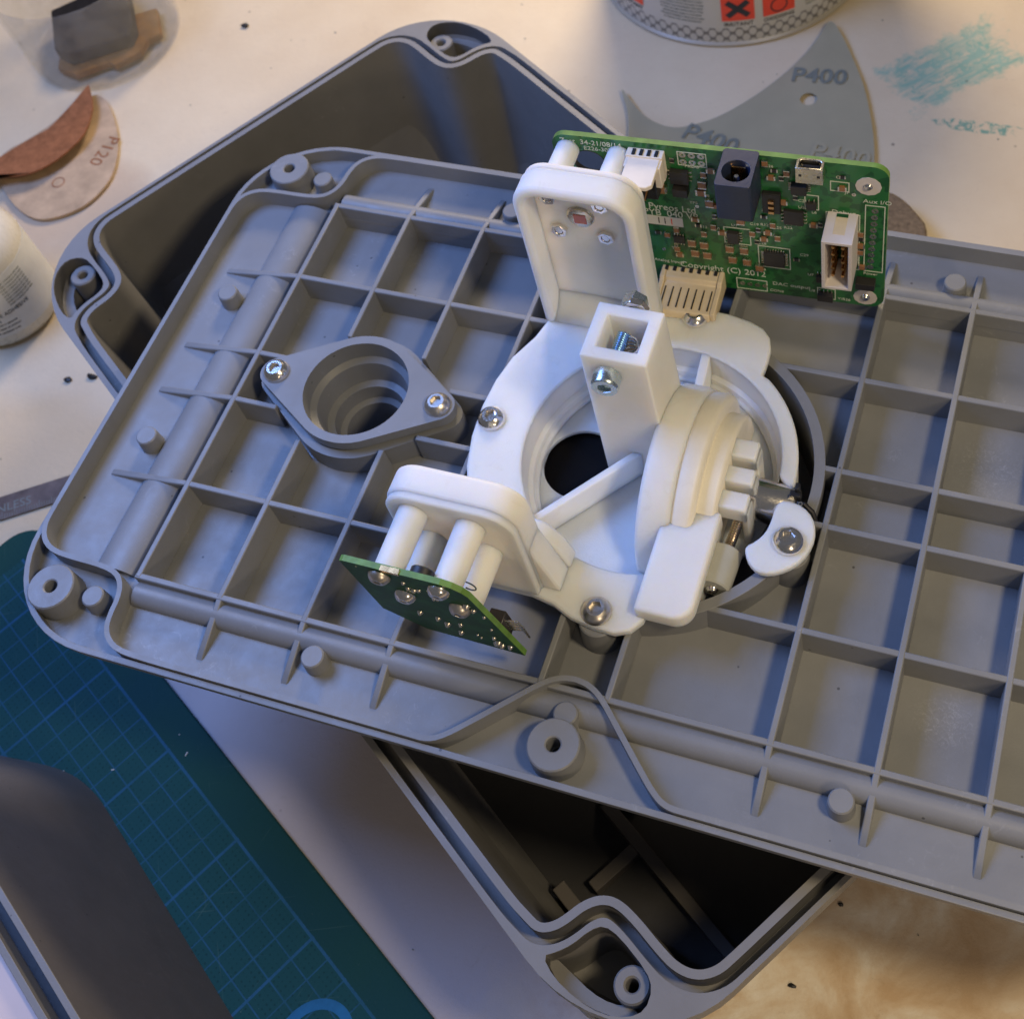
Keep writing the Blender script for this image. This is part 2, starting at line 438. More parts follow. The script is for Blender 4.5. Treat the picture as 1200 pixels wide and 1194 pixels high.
def lathe(bm, prof, n=32, mi=0, mtx=None, a0=0, a1=360):
    """profile of (r, z) turned about z"""
    full = abs(a1 - a0) >= 360
    rings = []; allv = []
    m_ = n if full else n + 1
    for r, z in prof:
        if r < 1e-6: ring = [bm.verts.new((0, 0, z))] * m_; allv.append(ring[0])
        else:
            ring = [bm.verts.new((r * math.cos(R_(a0 + (a1 - a0) * i / n)), r * math.sin(R_(a0 + (a1 - a0) * i / n)), z)) for i in range(m_)]
            allv += ring
        rings.append(ring)
    for A, B in zip(rings, rings[1:]):
        for i in range(n):
            j = (i + 1) % n if full else i + 1
            q = [A[i], A[j], B[j], B[i]]; u = []
            for w_ in q:
                if w_ not in u: u.append(w_)
            if len(u) > 2: bm.faces.new(u).material_index = mi
    if not full:
        bm.faces.new([r[0] for r in rings]); bm.faces.new([r[-1] for r in rings])
    if mtx: bmesh.ops.transform(bm, matrix=mtx, verts=allv)

def tube(bm, pts, r, n=8, mi=0, cap=True):
    pts = [Vector(p) for p in pts]; rings = []; up = None
    for i, p in enumerate(pts):
        t = (pts[min(i + 1, len(pts) - 1)] - pts[max(i - 1, 0)]).normalized()
        if up is None: up = Vector((0, 0, 1)) if abs(t.z) < .9 else Vector((1, 0, 0))
        s_ = t.cross(up).normalized(); up = s_.cross(t).normalized()
        rr = r[i] if hasattr(r, '__len__') else r
        rings.append([bm.verts.new(p + (s_ * math.cos(2 * PI * k / n) + up * math.sin(2 * PI * k / n)) * rr) for k in range(n)])
    for A, B in zip(rings, rings[1:]):
        for k in range(n): bm.faces.new((A[k], A[(k + 1) % n], B[(k + 1) % n], B[k])).material_index = mi
    if cap:
        bm.faces.new(rings[0][::-1]).material_index = mi; bm.faces.new(rings[-1]).material_index = mi

def along(p, d):
    """matrix carrying local z to direction d at p"""
    q = Vector(d).to_track_quat('Z', 'Y')
    return Matrix.Translation(Vector(p)) @ q.to_matrix().to_4x4()

def text(body, size, mat, parent, mtx, name='lettering', depth=.002, align='LEFT', bend=None, sx=1.0, bold=0):
    cu = bpy.data.curves.new(name, 'FONT'); cu.body = body; cu.size = size; cu.align_x = align; cu.extrude = depth
    cu.resolution_u = 3; cu.offset = bold
    t = bpy.data.objects.new('tmp', cu); COL.objects.link(t)
    dg = bpy.context.evaluated_depsgraph_get(); dg.update()
    me = bpy.data.meshes.new_from_object(t.evaluated_get(dg))
    bpy.data.objects.remove(t); bpy.data.curves.remove(cu)
    me.name = name; me.materials.clear(); me.materials.append(M[mat])
    for v_ in me.vertices: v_.co.x *= sx
    if bend:
        for v_ in me.vertices: v_.co = Vector(bend(v_.co))
    o = bpy.data.objects.new(name, me); COL.objects.link(o)
    if parent: o.parent = parent
    o.matrix_local = mtx
    return o

# ------------------------------------------------------------------ shared shapes
def mirror4(q):
    """a quadrant path running from (-X,0) down to (0,-Y), mirrored to a closed loop"""
    a = list(q)                                   # (-x,-y)
    b = [(-x, y) for x, y in reversed(q)]         # (+x,-y)
    c_ = [(-x, -y) for x, y in q]                 # (+x,+y)
    d = [(x, -y) for x, y in reversed(q)]         # (-x,+y)
    out = []
    for p in a + b + c_ + d:
        if not out or (Vector(p) - Vector(out[-1])).length > 1e-4: out.append(p)
    return out

def outer_q(X0, Y0, rx, ry, n=12):
    return [(-X0, -.01)] + [(-(X0 - rx) - rx * math.cos(R_(90 * i / n)), -(Y0 - ry) - ry * math.sin(R_(90 * i / n))) for i in range(n + 1)] + [(-.01, -Y0)]

def lip_q(X0, Y0, notch=False):
    p = [(-X0, -.01), (-X0, -1.0), (-X0, -1.9), (-X0 + .01, -2.06), (-X0 + .09, -2.2), (-X0 + .24, -2.28), (-5.0, -2.295), (-4.72, -2.295),
         (-4.52, -2.32), (-4.41, -2.40), (-4.35, -2.54), (-4.34, -2.72), (-4.31, -2.84), (-4.24, -2.93), (-4.12, -Y0 + .02), (-3.92, -Y0), (-3.2, -Y0), (-2.0, -Y0)]
    if notch:
        p += [(-1.22, -Y0), (-1.03, -Y0), (-.90, -Y0 + .08), (-.72, -2.76), (-.46, -2.50), (-.25, -2.29), (-.12, -2.22), (-.01, -2.205)]
    else: p += [(-.01, -Y0)]
    return p

# ================================================================== SETTING
T = -3.3
bm = bmesh.new()
box(bm, -60, -60, T - 1, 60, 60, T)
o = finish(bm, 'table_top', 'table', smooth=0); o['kind'] = 'structure'
o.data.name = 'table_top'

# ================================================================== THE BOX UNDER THE LID
def enclosure(name, label, loc, az):
    E = thing(name, label, 'box', loc, az)
    out = mirror4(outer_q(5.6, 3.15, 1.25, 1.1))
    lip = chaikin(mirror4(lip_q(5.43, 2.965)), 2)
    zf = .11   # flange top relative to the empty (boss tops at 0)
    pk = [(-5.26, -2.66), (-5.18, -2.52), (-5.05, -2.47), (-4.72, -2.47), (-4.57, -2.51), (-4.52, -2.62), (-4.51, -2.80),
          (-4.47, -2.93), (-4.42, -3.03), (-4.6, -3.06), (-4.85, -3.02), (-5.06, -2.94), (-5.21, -2.80)]
    pk = chaikin(pk, 1)
    pockets = [[(x * sx, y * sy) for x, y in pk] for sx in (1, -1) for sy in (1, -1)]
    groove_out = offset(lip, .125)
    bm = bmesh.new()
    prism(bm, out, -.10, zf, [groove_out] + pockets)
    finish(bm, 'rim_flange', 'box', E, bevel=.018)
    bm = bmesh.new()
    def loft(a, b, za, zb):
        A = [bm.verts.new((x, y, za)) for x, y in a]; B = [bm.verts.new((x, y, zb)) for x, y in b]
        for i in range(len(A)):
            j = (i + 1) % len(A); bm.faces.new((A[i], A[j], B[j], B[i]))
        return A, B
    w0 = offset(out, -.04); zb = T - loc[2] + .003
    w1 = offset(out, -.16)
    loft(w0, w1, -.09, -.5); loft(w1, [(x * .90, y * .86) for x, y in w1], -.5, zb)
    for pk_ in pockets: loft(pk_, pk_, zf - .02, -.77)
    loft(groove_out, groove_out, 0, -.15)
    li = offset(lip, -.036)
    A, B = loft(li, [(x * .955, y * .925) for x, y in li], .13, zb + .12)
    o_ = offset(lip, .036)
    loft(o_, o_, .15, -.12)
    finish(bm, 'wall', 'box', E)
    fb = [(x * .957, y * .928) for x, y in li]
    bm = bmesh.new(); prism(bm, fb, zb + .06, zb + .125); finish(bm, 'floor_panel', 'box_floor_shade', E, smooth=0)
    bm = bmesh.new(); prism(bm, offset(lip, .036), .06, .15, [li]); finish(bm, 'sealing_lip', 'box', E, bevel=.014)
    bm = bmesh.new(); prism(bm, offset(lip, .13), -.16, -.12, [offset(lip, .02)]); finish(bm, 'groove_floor', 'box', E)
    for k, (sx, sy) in enumerate(((1, 1), (1, -1), (-1, 1), (-1, -1))):
        bm = bmesh.new()
        lathe(bm, [(.055, -.8), (.055, -.02), (.07, 0), (.135, 0), (.15, -.015), (.155, -.9)], 28, mtx=Matrix.Translation((-5.03 * sx, -2.62 * sy, 0)))
        ob = finish(bm, 'screw_boss', 'box', E)
        bm = bmesh.new()
        prism(bm, [(x * sx, y * sy) for x, y in offset(pk, .02)], -.80, -.76)
        finish(bm, 'pocket_floor', 'box', E)
        bm = bmesh.new(); prism(bm, [(x * sx, y * sy) for x, y in chaikin([(-5.27, -2.70), (-5.22, -2.86), (-5.06, -2.97), (-4.85, -3.05), (-4.42, -3.07), (-4.42, -2.96), (-4.62, -2.93), (-4.83, -2.90), (-5.0, -2.83), (-5.12, -2.72)], 1)], -.74, -.14 if k != 3 else -.10)
        finish(bm, 'pocket_ledge', 'box', E)
    return E
E = enclosure('enclosure_box', 'open grey plastic box lying under the ribbed lid, grooved rim and corner screw bosses', (-1.79, .72, -.77), R_(-32.823))
# moulded ribs on the floor inside
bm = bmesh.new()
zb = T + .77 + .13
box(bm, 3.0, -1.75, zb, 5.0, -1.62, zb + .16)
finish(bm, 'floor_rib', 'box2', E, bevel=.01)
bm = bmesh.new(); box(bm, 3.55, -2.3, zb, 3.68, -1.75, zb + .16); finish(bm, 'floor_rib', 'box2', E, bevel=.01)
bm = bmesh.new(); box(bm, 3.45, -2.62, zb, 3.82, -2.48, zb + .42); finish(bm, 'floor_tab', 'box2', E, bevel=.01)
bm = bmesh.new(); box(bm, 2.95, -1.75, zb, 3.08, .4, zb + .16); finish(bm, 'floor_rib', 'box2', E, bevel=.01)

# ================================================================== THE LID
L = thing('enclosure_cover', 'upturned grey plastic lid with a grid of moulded ribs resting across the open box', 'lid')
out = mirror4(outer_q(5.54, 3.10, 1.05, 1.0))
llip = chaikin(mirror4(lip_q(5.475, 3.015, True)), 2)
FC = (-3.05, .045)     # centre of the small round opening
def eye(cx, cy, R, d, r, n=40):
    """hull of a circle and two small end circles"""
    pts = []
    th = math.degrees(math.acos((R - r) / d))
    pts += circle(cx, cy, R, n, th, 180 - th)
    pts += circle(cx - d, cy, r, 10, 180 - th, 180 + th)
    pts += circle(cx, cy, R, n, 180 + th, 360 - th)
    pts += circle(cx + d, cy, r, 10, -th, th)
    return pts
holes_xy = [(-5.04, 2.62), (-5.04, -2.62), (5.04, 2.62), (5.04, -2.62), (0, -2.78), (0, 2.78)]
floor_holes = [circle(0, 0, 1.5, 72), circle(FC[0], FC[1], .5, 48)]
bm = bmesh.new(); prism(bm, offset(out, -.34), -.5, -.34, floor_holes + [circle(x, y, .05, 12) for x, y in holes_xy]); finish(bm, 'base_plate', 'grey', L)
cell = rrect(-4.4, -2.25, 4.4, 2.25, .02, 2)
bm = bmesh.new(); prism(bm, offset(out, -.04), -.34, -.17, [cell] + [circle(x, y, .05, 12) for x, y in holes_xy], inset=.3); finish(bm, 'border_step', 'grey', L)
bm = bmesh.new(); prism(bm, out, -.19, 0, [offset(out, -.055)], inset=.03); finish(bm, 'outer_rim', 'grey', L, bevel=.016)
bm = bmesh.new(); prism(bm, offset(llip, .024), -.2, .05, [offset(llip, -.024)]); finish(bm, 'sealing_lip', 'grey', L, bevel=.016)

def free(x, y, slack=0):
    if math.hypot(x, y) < 1.55 + slack: return False
    dx, dy = x - FC[0], abs(y - FC[1])
    if math.hypot(dx, dy) < .70 + slack: return False
    if abs(dx) < 1.02 and dy < .12 + slack: return False
    t_ = (abs(dx) - .3) / .75
    if .3 < abs(dx) < 1.05 and dy < .68 * (1 - t_) + .10 * t_ + slack: return False
    return True

def rib(axis, c_, a, b, ta, tb_):
    """thin drafted wall along x or y; ta / tb_ make that end run out in a slope"""
    prof = []
    if ta: prof += [(a, -.185), (a + .05, -.15), (-ta, 0)]
    else: prof += [(a, 0)]
    if tb_: prof += [(tb_, 0), (b - .05, -.15), (b, -.185)]
    else: prof += [(b, 0)]
    bm = bmesh.new(); rows = []
    for s_, zt in prof:
        wt, wb = .028, .040
        wz = wt + (wb - wt) * (-zt / .34)
        if axis == 'x': zt -= .0035
        r_ = []
        for w_, z_ in ((-wb, -.345), (-wz, zt), (wz, zt), (wb, -.345)):
            r_.append(bm.verts.new((s_, c_ + w_, z_) if axis == 'x' else (c_ + w_, s_, z_)))
        rows.append(r_)
    for A, B in zip(rows, rows[1:]):
        for k in range(4): bm.faces.new((A[k], A[(k + 1) % 4], B[(k + 1) % 4], B[k]))
    bm.faces.new(rows[0]); bm.faces.new(rows[-1])
    return finish(bm, 'rib', 'grey', L, bevel=.010)

def intervals(fn, a, b, n=600):
    res = []; st = None
    for i in range(n + 1):
        s_ = a + (b - a) * i / n
        if fn(s_):
            if st is None: st = s_
            last = s_
        elif st is not None:
            res.append((st, last)); st = None
    if st is not None: res.append((st, last))
    return [r_ for r_ in res if r_[1] - r_[0] > .06]
cols = [-4.306, -3.43, -2.562, -1.69, -.3, .3, 1.69, 2.55, 3.42, 4.306]
rows_ = [2.285, 1.285, .285, -.285, -1.285, -2.285]
for cx in cols:
    for a, b in intervals(lambda y: free(cx, y), -2.86, 2.86):
        ta = 2.285 if a < -2.8 and abs(cx) > 1 and abs(cx) < 4.3 else 0
        tb_ = 2.285 if b > 2.8 and abs(cx) > 1 and abs(cx) < 4.3 else 0
        if abs(cx) < 1 or abs(cx) > 4.3:
            a = max(a, -2.30); b = min(b, 2.30)
        rib('y', cx, a, b, ta, tb_)
for ry in rows_:
    for a, b in intervals(lambda x: free(x, ry), -5.28, 5.28):
        end = abs(ry) < 2
        ta = 4.306 if a < -5.2 and end else 0
        tb_ = 4.306 if b > 5.2 and end else 0
        if not end: a, b = max(a, -4.34), min(b, 4.34)
        rib('x', ry, a, b, ta, tb_)
# stiffening half-round bars
for pts, r_ in (([(-4.3, -2.405, -.16), (4.3, -2.405, -.16)], .125), ([(-4.3, 2.405, -.16), (4.3, 2.405, -.16)], .125),
                ([(-4.65, -2.9, 0), (-4.65, 2.9, 0)], .225), ([(4.65, -2.9, 0), (4.65, 2.9, 0)], .225)):
    bm = bmesh.new(); tube(bm, pts, r_, 24)
    if abs(pts[0][0]) > 4.5:
        for v_ in bm.verts: v_.co.y = max(-2.26, min(2.26, v_.co.y)); v_.co.z = v_.co.z * .52 - .185
    finish(bm, 'half_round_bar', 'grey', L, smooth=50)
def boss(x, y, r, h0, h1, hole=0, taper=.02, name='screw_boss'):
    bm = bmesh.new()
    if hole: pr = [(0, h0 + .02), (hole, h0 + .02), (hole, h1 - .01), (hole + .012, h1), (r - .012, h1), (r, h1 - .012), (r + taper, h0)]
    else: pr = [(0, h1), (r - .012, h1), (r, h1 - .012), (r + taper, h0)]
    lathe(bm, pr, 28, mtx=Matrix.Translation((x, y, 0)))
    return finish(bm, name, 'grey', L)
for k, (x, y) in enumerate(holes_xy): boss(x, y, .225, -.3, .075 if abs(x) > 1 else .06, .062)
for x, y in ((-4.63, 2.60), (-4.63, -2.585), (4.63, 2.6), (4.63, -2.6), (0, -2.49), (0, 2.49), (-4.99, .91), (-4.99, -.9), (-2.335, -2.59), (2.33, -2.59), (2.33, 2.585), (-2.335, 2.585), (4.99, .9), (4.99, -.9)):
    boss(x, y, .105, -.3, .01, name='peg')
# big round well in the middle, small well at the left
bm = bmesh.new(); prism(bm, circle(0, 0, 1.59, 96), -1.0, 0, [circle(0, 0, 1.49, 96)]); finish(bm, 'well_wall', 'grey', L, bevel=.012)
bm = bmesh.new(); prism(bm, circle(0, 0, 1.5, 72), -1.05, -1.0); finish(bm, 'well_floor', 'grey', L)
bm = bmesh.new(); prism(bm, eye(FC[0], FC[1], .70, .93, .17), -.345, -.06, [circle(FC[0], FC[1], .56, 48)]); finish(bm, 'flange_seat', 'grey', L, bevel=.012)
for x, y in ((-1.6, 0), (0, -1.62), (0, 1.6), (1.45, -.60)): boss(x, y, .17, -.34, 0.0)

# ================================================================== SCREWS (prototypes built once, copied)
def hexring(r, z, n=24, rot=0):
    out = []
    for i in range(n):
        a = 2 * PI * i / n + rot; k = (a - rot) % (PI / 3) - PI / 6
        rr = r * math.cos(PI / 6) / math.cos(k)
        out.append((rr * math.cos(a), rr * math.sin(a), z))
    return out
def screw_mesh(r=.135, h=.085, socket=.058, depth=.045, cap=False, mat='steel'):
    bm = bmesh.new(); n = 36; rings = []
    rings.append([(r * .98 * math.cos(2 * PI * i / n), r * .98 * math.sin(2 * PI * i / n), 0) for i in range(n)])
    if cap:
        prof = [(1, .02), (1, .78), (.97, .92), (.9, 1.0)]
    else: prof = [(1, .06), (.985, .18), (.93, .42), (.83, .66), (.70, .86), (.58, 1.0)]
    for pr_, pz in prof: rings.append([(r * pr_ * math.cos(2 * PI * i / n), r * pr_ * math.sin(2 * PI * i / n), h * pz) for i in range(n)])
    rings.append(hexring(socket * 1.06, h, n)); rings.append(hexring(socket, h - .008, n)); rings.append(hexring(socket, h - depth, n))
    V = [[bm.verts.new(p) for p in ring] for ring in rings]
    for A, B in zip(V, V[1:]):
        for i in range(n): bm.faces.new((A[i], A[(i + 1) % n], B[(i + 1) % n], B[i]))
    bm.faces.new(V[-1]); bm.faces.new(V[0])
    return finish(bm, 'screw', mat, smooth=28)
proto_btn = screw_mesh()
proto_cap = screw_mesh(.125, .15, .062, .07, True, 'zinc')
def cross_mesh():
    bm = bmesh.new()
    lathe(bm, [(0, .075), (.03, .074), (.075, .06), (.098, .03), (.1, .0)], 24)
    ob = finish(bm, 'screw', 'steel')
    return ob
proto_pan = screw_mesh(.088, .062, .03, .03)
def hexnut(r, h, hole):
    bm = bmesh.new()
    o_ = [(r * math.cos(PI / 3 * i), r * math.sin(PI / 3 * i)) for i in range(6)]
    prism(bm, o_, 0, h, [circle(0, 0, hole, 18)])
    lathe(bm, [(0, h * .8), (hole * .96, h * .8), (hole * .98, 0)], 18)
    return finish(bm, 'nut', 'steel', bevel=.006)
proto_nut = hexnut(.085, .045, .042)
used = set(); used_n = []
def put(proto, parent, loc, d=(0, 0, 1), roll=0, scale=1):
    o = proto if proto.name not in used else proto.copy()
    if o is proto: used.add(proto.name)
    else: COL.objects.link(o)
    o.parent = parent
    if proto in (proto_btn, proto_pan) and len(used_n) % 3 == 1:
        o.material_slots[0].link = 'OBJECT'; o.material_slots[0].material = M['steel_dull']
    used_n.append(1)
    o.matrix_local = along(loc, d) @ Matrix.Rotation(roll, 4, 'Z') @ Matrix.Scale(scale, 4)
    return o

# ================================================================== SMALL LENS FLANGE at the left
F = thing('lens_flange', 'grey eye-shaped flange with a stepped round opening, screwed to the left of the lid', 'flange', (FC[0], FC[1], 0))
bm = bmesh.new(); prism(bm, eye(0, 0, .625, .89, .165), -.02, .10, [circle(0, 0, .535, 64)]); finish(bm, 'flange_plate', 'grey', F, bevel=.014)
bm = bmesh.new()
lathe(bm, [(.536, .085), (.53, -.12), (.47, -.16), (.45, -.30), (.44, -.42), (.37, -.44), (.36, -.62), (.30, -.64), (.29, -1.25)], 64)
lathe(bm, [(.60, -.02), (.60, -.3), (.5, -.45), (.47, -.66), (.40, -1.25), (.29, -1.25)], 64)
finish(bm, 'stepped_bore', 'grey', F, smooth=40)
bm = bmesh.new(); prism(bm, circle(0, 0, .3, 32), -1.24, -1.2); finish(bm, 'dark_window', 'void', F)
put(proto_btn, F, (-.885, .0, .10), roll=.3)
put(proto_btn, F, (.885, .0, .10), roll=.1)

# ================================================================== WHITE SENSOR BRACKET
B = thing('sensor_bracket', 'large white ring-shaped bracket with two upright trays, screwed over the round well', 'bracket')
inner = circle(0, 0, 1.2, 60, -73, -357)      # clockwise through the left side
outline = circle(0, 0, 1.35, 14, -3, 50)
outline += [(.79, 1.07), (.80, 1.22), (.795, 1.38), (.755, 1.50), (.67, 1.59), (.54, 1.645), (.3, 1.69), (.0, 1.70), (-.2, 1.70), (-1.40, 1.66), (-1.42, 1.30), (-1.50, 1.02)]
outline += [(-1.64, .74), (-1.71, .45), (-1.735, .14), (-1.715, -.19), (-1.645, -.51), (-1.52, -.80), (-1.38, -1.04), (-1.15, -1.30), (-1.02, -1.58), (-.62, -1.58), (-.40, -1.62), (-.21, -1.70), (.0, -1.74), (.20, -1.745), (.33, -1.69), (.41, -1.58), (.43, -1.42), (.37, -1.28)]
ring = outline + inner
bm = bmesh.new(); prism(bm, ring, -.005, .10); finish(bm, 'ring_plate', 'white', B, bevel=.02, smooth=30)
# cup: open wall, step and floor
bm = bmesh.new()
lathe(bm, [(1.2, .08), (1.19, -.20), (1.15, -.23), (1.14, -.29), (1.11, -.31), (1.105, -.36), (1.1, -.40), (1.34, -.4), (1.345, 0)], 80, a0=-3, a1=290)
finish(bm, 'cup_wall', 'white', B, smooth=40)
bm = bmesh.new(); prism(bm, circle(0, 0, 1.16, 64), -.40, -.35, [circle(-.73, -.02, .375, 48)]); finish(bm, 'cup_floor', 'white', B, smooth=40)
bm = bmesh.new(); prism(bm, circle(-.73, -.02, .42, 32), -.47, -.44); finish(bm, 'black_window', 'void', B)

# tray 1 (north, faces the ring) : outline in x,z ; y is depth
def tray(x0, x1, z0, z1, yf, yb, wall, poly_back=None, bz=None):
    s_ = 1 if yb > yf else -1
    g = lambda x, y, z: (x, z, y)
    o_ = rrect(x0, z0, x1, z1, .28, 8, (1, 1, 0, 0))
    i_ = rrect(x0 + wall, z0 + .02, x1 - wall, z1 - wall * 1.1, .2, 8, (1, 1, 0, 0))
    # U-shaped rim, open at the bottom
    U = o_[:18] + [o_[18]]
    outer = [(x0, z0)] + [p for p in reversed(o_[:18])] + [(x1, z0)]
    innr = [(x1 - wall, z0)] + i_[:18] + [(x0 + wall, z0)]
    bm = bmesh.new(); prism(bm, outer + innr, yf, yb - s_ * .05, f=g)
    a = finish(bm, 'tray_rim', 'white', B, bevel=.045, seg=3)
    bm = bmesh.new(); prism(bm, poly_back or offset(o_, -.012), yb - s_ * .09, yb, f=g)
    b = finish(bm, 'tray_back', 'white', B, bevel=.015)
    return a, b
tray(-1.46, -.31, .08, 2.13, 1.22, 1.56, .105)
bm = bmesh.new(); prism(bm, [(1.235, .07), (1.235, .115), (1.38, .20), (1.49, .36), (1.49, .07)], -1.37, -.40, f=lambda x, y, z: (z, x, y)); finish(bm, 'tray_foot', 'white', B, smooth=60)
tray(-1.72, -.52, .06, 1.46, -1.25, -1.58, .115,
     poly_back=[(-1.70, .56), (-1.38, .52), (-1.10, .07), (-.54, .07)] + rrect(-1.70, .3, -.535, 1.45, .26, 8, (1, 1, 0, 0))[:18])
# side arm wedge of the second tray
bm = bmesh.new()
prism(bm, [(-.66, .09), (-.66, .62), (-.55, .58), (-.42, .40), (-.34, .09)], -1.27, -1.10, f=lambda x, y, z: (x, z, y))
finish(bm, 'arm_wedge', 'white', B, bevel=.03)
bm = bmesh.new()
prism(bm, [(-.66, .09), (-.66, .9), (-.54, .9), (-.36, .09)], -1.5, -1.27, f=lambda x, y, z: (x, z, y))
finish(bm, 'arm_wedge', 'white', B, bevel=.02)
# standoffs
def standoff(x, z, y0, y1, r=.115):
    bm = bmesh.new(); tube(bm, [(x, y0, z), (x, y1, z)], [r, r * .96], 24); finish(bm, 'standoff', 'white', B, smooth=50, bevel=.01)
for x, z in ((-1.19, 1.83), (-.70, 1.82), (-1.18, 1.31), (-.72, 1.31)): standoff(x, z, 1.5, 2.0 + (x + 1.34) * .045)
S2 = [(-1.44, 1.22), (-.93, 1.20), (-1.36, .80), (-.86, .80)]
for x, z in S2: standoff(x, z, -1.5, -2.16, .13)
# gusset and fillet under the north rim
bm = bmesh.new(); prism(bm, [(1.22, .10), (.90, -.02), (.92, -.50), (1.22, -.5)], .16, .25, f=lambda y, z, x: (x, y, z)); finish(bm, 'gusset', 'white', B, bevel=.012)
for x, z in ((-1.18, 1.31), (-.72, 1.31), (-1.22, 1.76), (-.72, 1.75)):
    put(proto_nut, B, (x, 1.475, z), (0, -1, 0), roll=.4 + x)
put(proto_btn, B, (-1.585, .02, .10), roll=.5)
put(proto_btn, B, (0.0, -1.60, .10), roll=.2)
put(proto_btn, B, (-.01, 1.58, .10), roll=0)

# ================================================================== ROTATING POST ARM (white, cream wheel)
A = thing('pivot_mount', 'white square post rising from a stepped wheel, with a strap foot on the ring', 'pivot arm')
PX0, PX1, PY0, PY1, PZ = -.49, .11, .05, .62, 1.5
def taper_post(x0, x1, y0, y1, zt, zb_, grow):
    return [(x0, y0, x1, y1, zt), (x0 - grow * .3, y0 - grow, x1 + grow, y1 + grow, zb_)]
bm = bmesh.new()
def quad(x0, y0, x1, y1, z): return [bm.verts.new(p) for p in ((x0, y0, z), (x1, y0, z), (x1, y1, z), (x0, y1, z))]
wt = .115
q0 = quad(PX0, PY0, PX1, PY1, PZ); q1 = quad(PX0 + .0, PY0 - .02, PX1 + .05, PY1 + .04, -.55)
i0 = quad(PX0 + wt, PY0 + wt, PX1 - wt, PY1 - wt, PZ); i1 = quad(PX0 + wt, PY0 + wt, PX1 - wt, PY1 - wt, .35)
for P, Q in ((q0, q1), (i0, i1), (q0, i0)):
    for k in range(4): bm.faces.new((P[k], P[(k + 1) % 4], Q[(k + 1) % 4], Q[k]))
bm.faces.new(i1); bm.faces.new(q1)
finish(bm, 'square_post', 'white', A, bevel=.014)
# stepped wheel, axis along x
def wheel(x0, x1, r, cy, cz, mat, bev=.05, a0=-200, a1=160):
    bm = bmesh.new()
    lathe(bm, [(0, 0), (r - bev, 0), (r - bev * .3, bev * .3), (r, bev), (r, x1 - x0 - bev), (r - bev * .3, x1 - x0 - bev * .3), (r - bev, x1 - x0), (0, x1 - x0)], 72,
          mtx=along((x0, cy, cz), (1, 0, 0)))
    for v_ in bm.verts:
        if v_.co.z < -.34: v_.co.z = -.34
    return finish(bm, 'wheel', mat, A, smooth=45)
wheel(.10, .42, .95, -.02, -.34, 'white')
wheel(.58, .78, .79, -.05, -.34, 'cream', .04)
wheel(.40, .61, .925, -.02, -.34, 'cream', .05)
# strap foot
bm = bmesh.new()
st_ = rrect(.33, -1.56, .83, -.50, .17, 8, (0, 0, 0, 1))
prism(bm, st_, .05, .26)
finish(bm, 'strap_foot', 'white', A, bevel=.035, seg=3)
bm = bmesh.new(); box(bm, .40, -1.28, -.3, .80, -.5, .06); finish(bm, 'strap_web', 'white', A, bevel=.02)
# flat blade crossing the opening
bm = bmesh.new()
d = Vector((.61, .73, 0)).normalized(); nrm = Vector((-d.y, d.x, 0)) * .035
P0, P1 = Vector((-.95, -.92, 0)), Vector((.02, .24, 0))
vs = []
for P in (P0, P1):
    for s_ in (-1, 1):
        for z_ in (-.0, -.36): vs.append(bm.verts.new(P + nrm * s_ + Vector((0, 0, z_ - (.0 if P is P1 else .02)))))
for a in ((0, 1, 3, 2), (4, 6, 7, 5), (0, 4, 5, 1), (2, 3, 7, 6), (0, 2, 6, 4), (1, 5, 7, 3)): bm.faces.new([vs[i] for i in a])
finish(bm, 'blade', 'white', A, bevel=.01)
# clamp fingers towards the motor
for k, (y0, y1, xe, zt) in enumerate(((.02, .21, 1.0, .36), (-.22, -.06, 1.03, .33), (-.46, -.28, 1.03, .28))):
    bm = bmesh.new(); box(bm, .74, y0, zt - .22, xe, y1, zt); box(bm, xe - .05, y0 + .01, -.35, xe + .02, y1 - .01, zt - .08)
    finish(bm, 'clamp_finger', 'white', A, bevel=.02)
# bolt, nut, spring in the post
by, bz, bx = .05, 1.22, -.17
put(proto_cap, A, (-.26, .047, 1.27), (.10, -1, .0), roll=.3)
bm = bmesh.new()
path = [(-.26, .07, 1.25), (-.215, .43, 1.36)]
tube(bm, [Vector(path[0]).lerp(Vector(path[1]), i / 40) for i in range(41)], [.062 if i % 2 else .052 for i in range(41)], 16)
finish(bm, 'threaded_bolt', 'thread_zinc', A, smooth=60)
bm = bmesh.new()
pts = [(-.17 + .03 * (i / 112) + .10 * math.cos(i / 14 * 2 * PI), .33 + .085 * math.sin(i / 14 * 2 * PI), 1.36 - .055 * (i / 14)) for i in range(113)]
tube(bm, pts, .012, 6)
finish(bm, 'coil_spring', 'steel', A, smooth=60)
put(proto_nut, A, (-.17, .63, 1.44), (0, 1, 0), roll=.1, scale=1.35)
bm = bmesh.new()
prism(bm, [(.115 * math.cos(PI / 3 * i + .5), .115 * math.sin(PI / 3 * i + .5)) for i in range(6)], 0, .13)
bmesh.ops.transform(bm, matrix=along((-.20, .64, 1.43), (0.05, 1, 0)), verts=bm.verts)
finish(bm, 'hex_nut', 'zinc', A, bevel=.008)

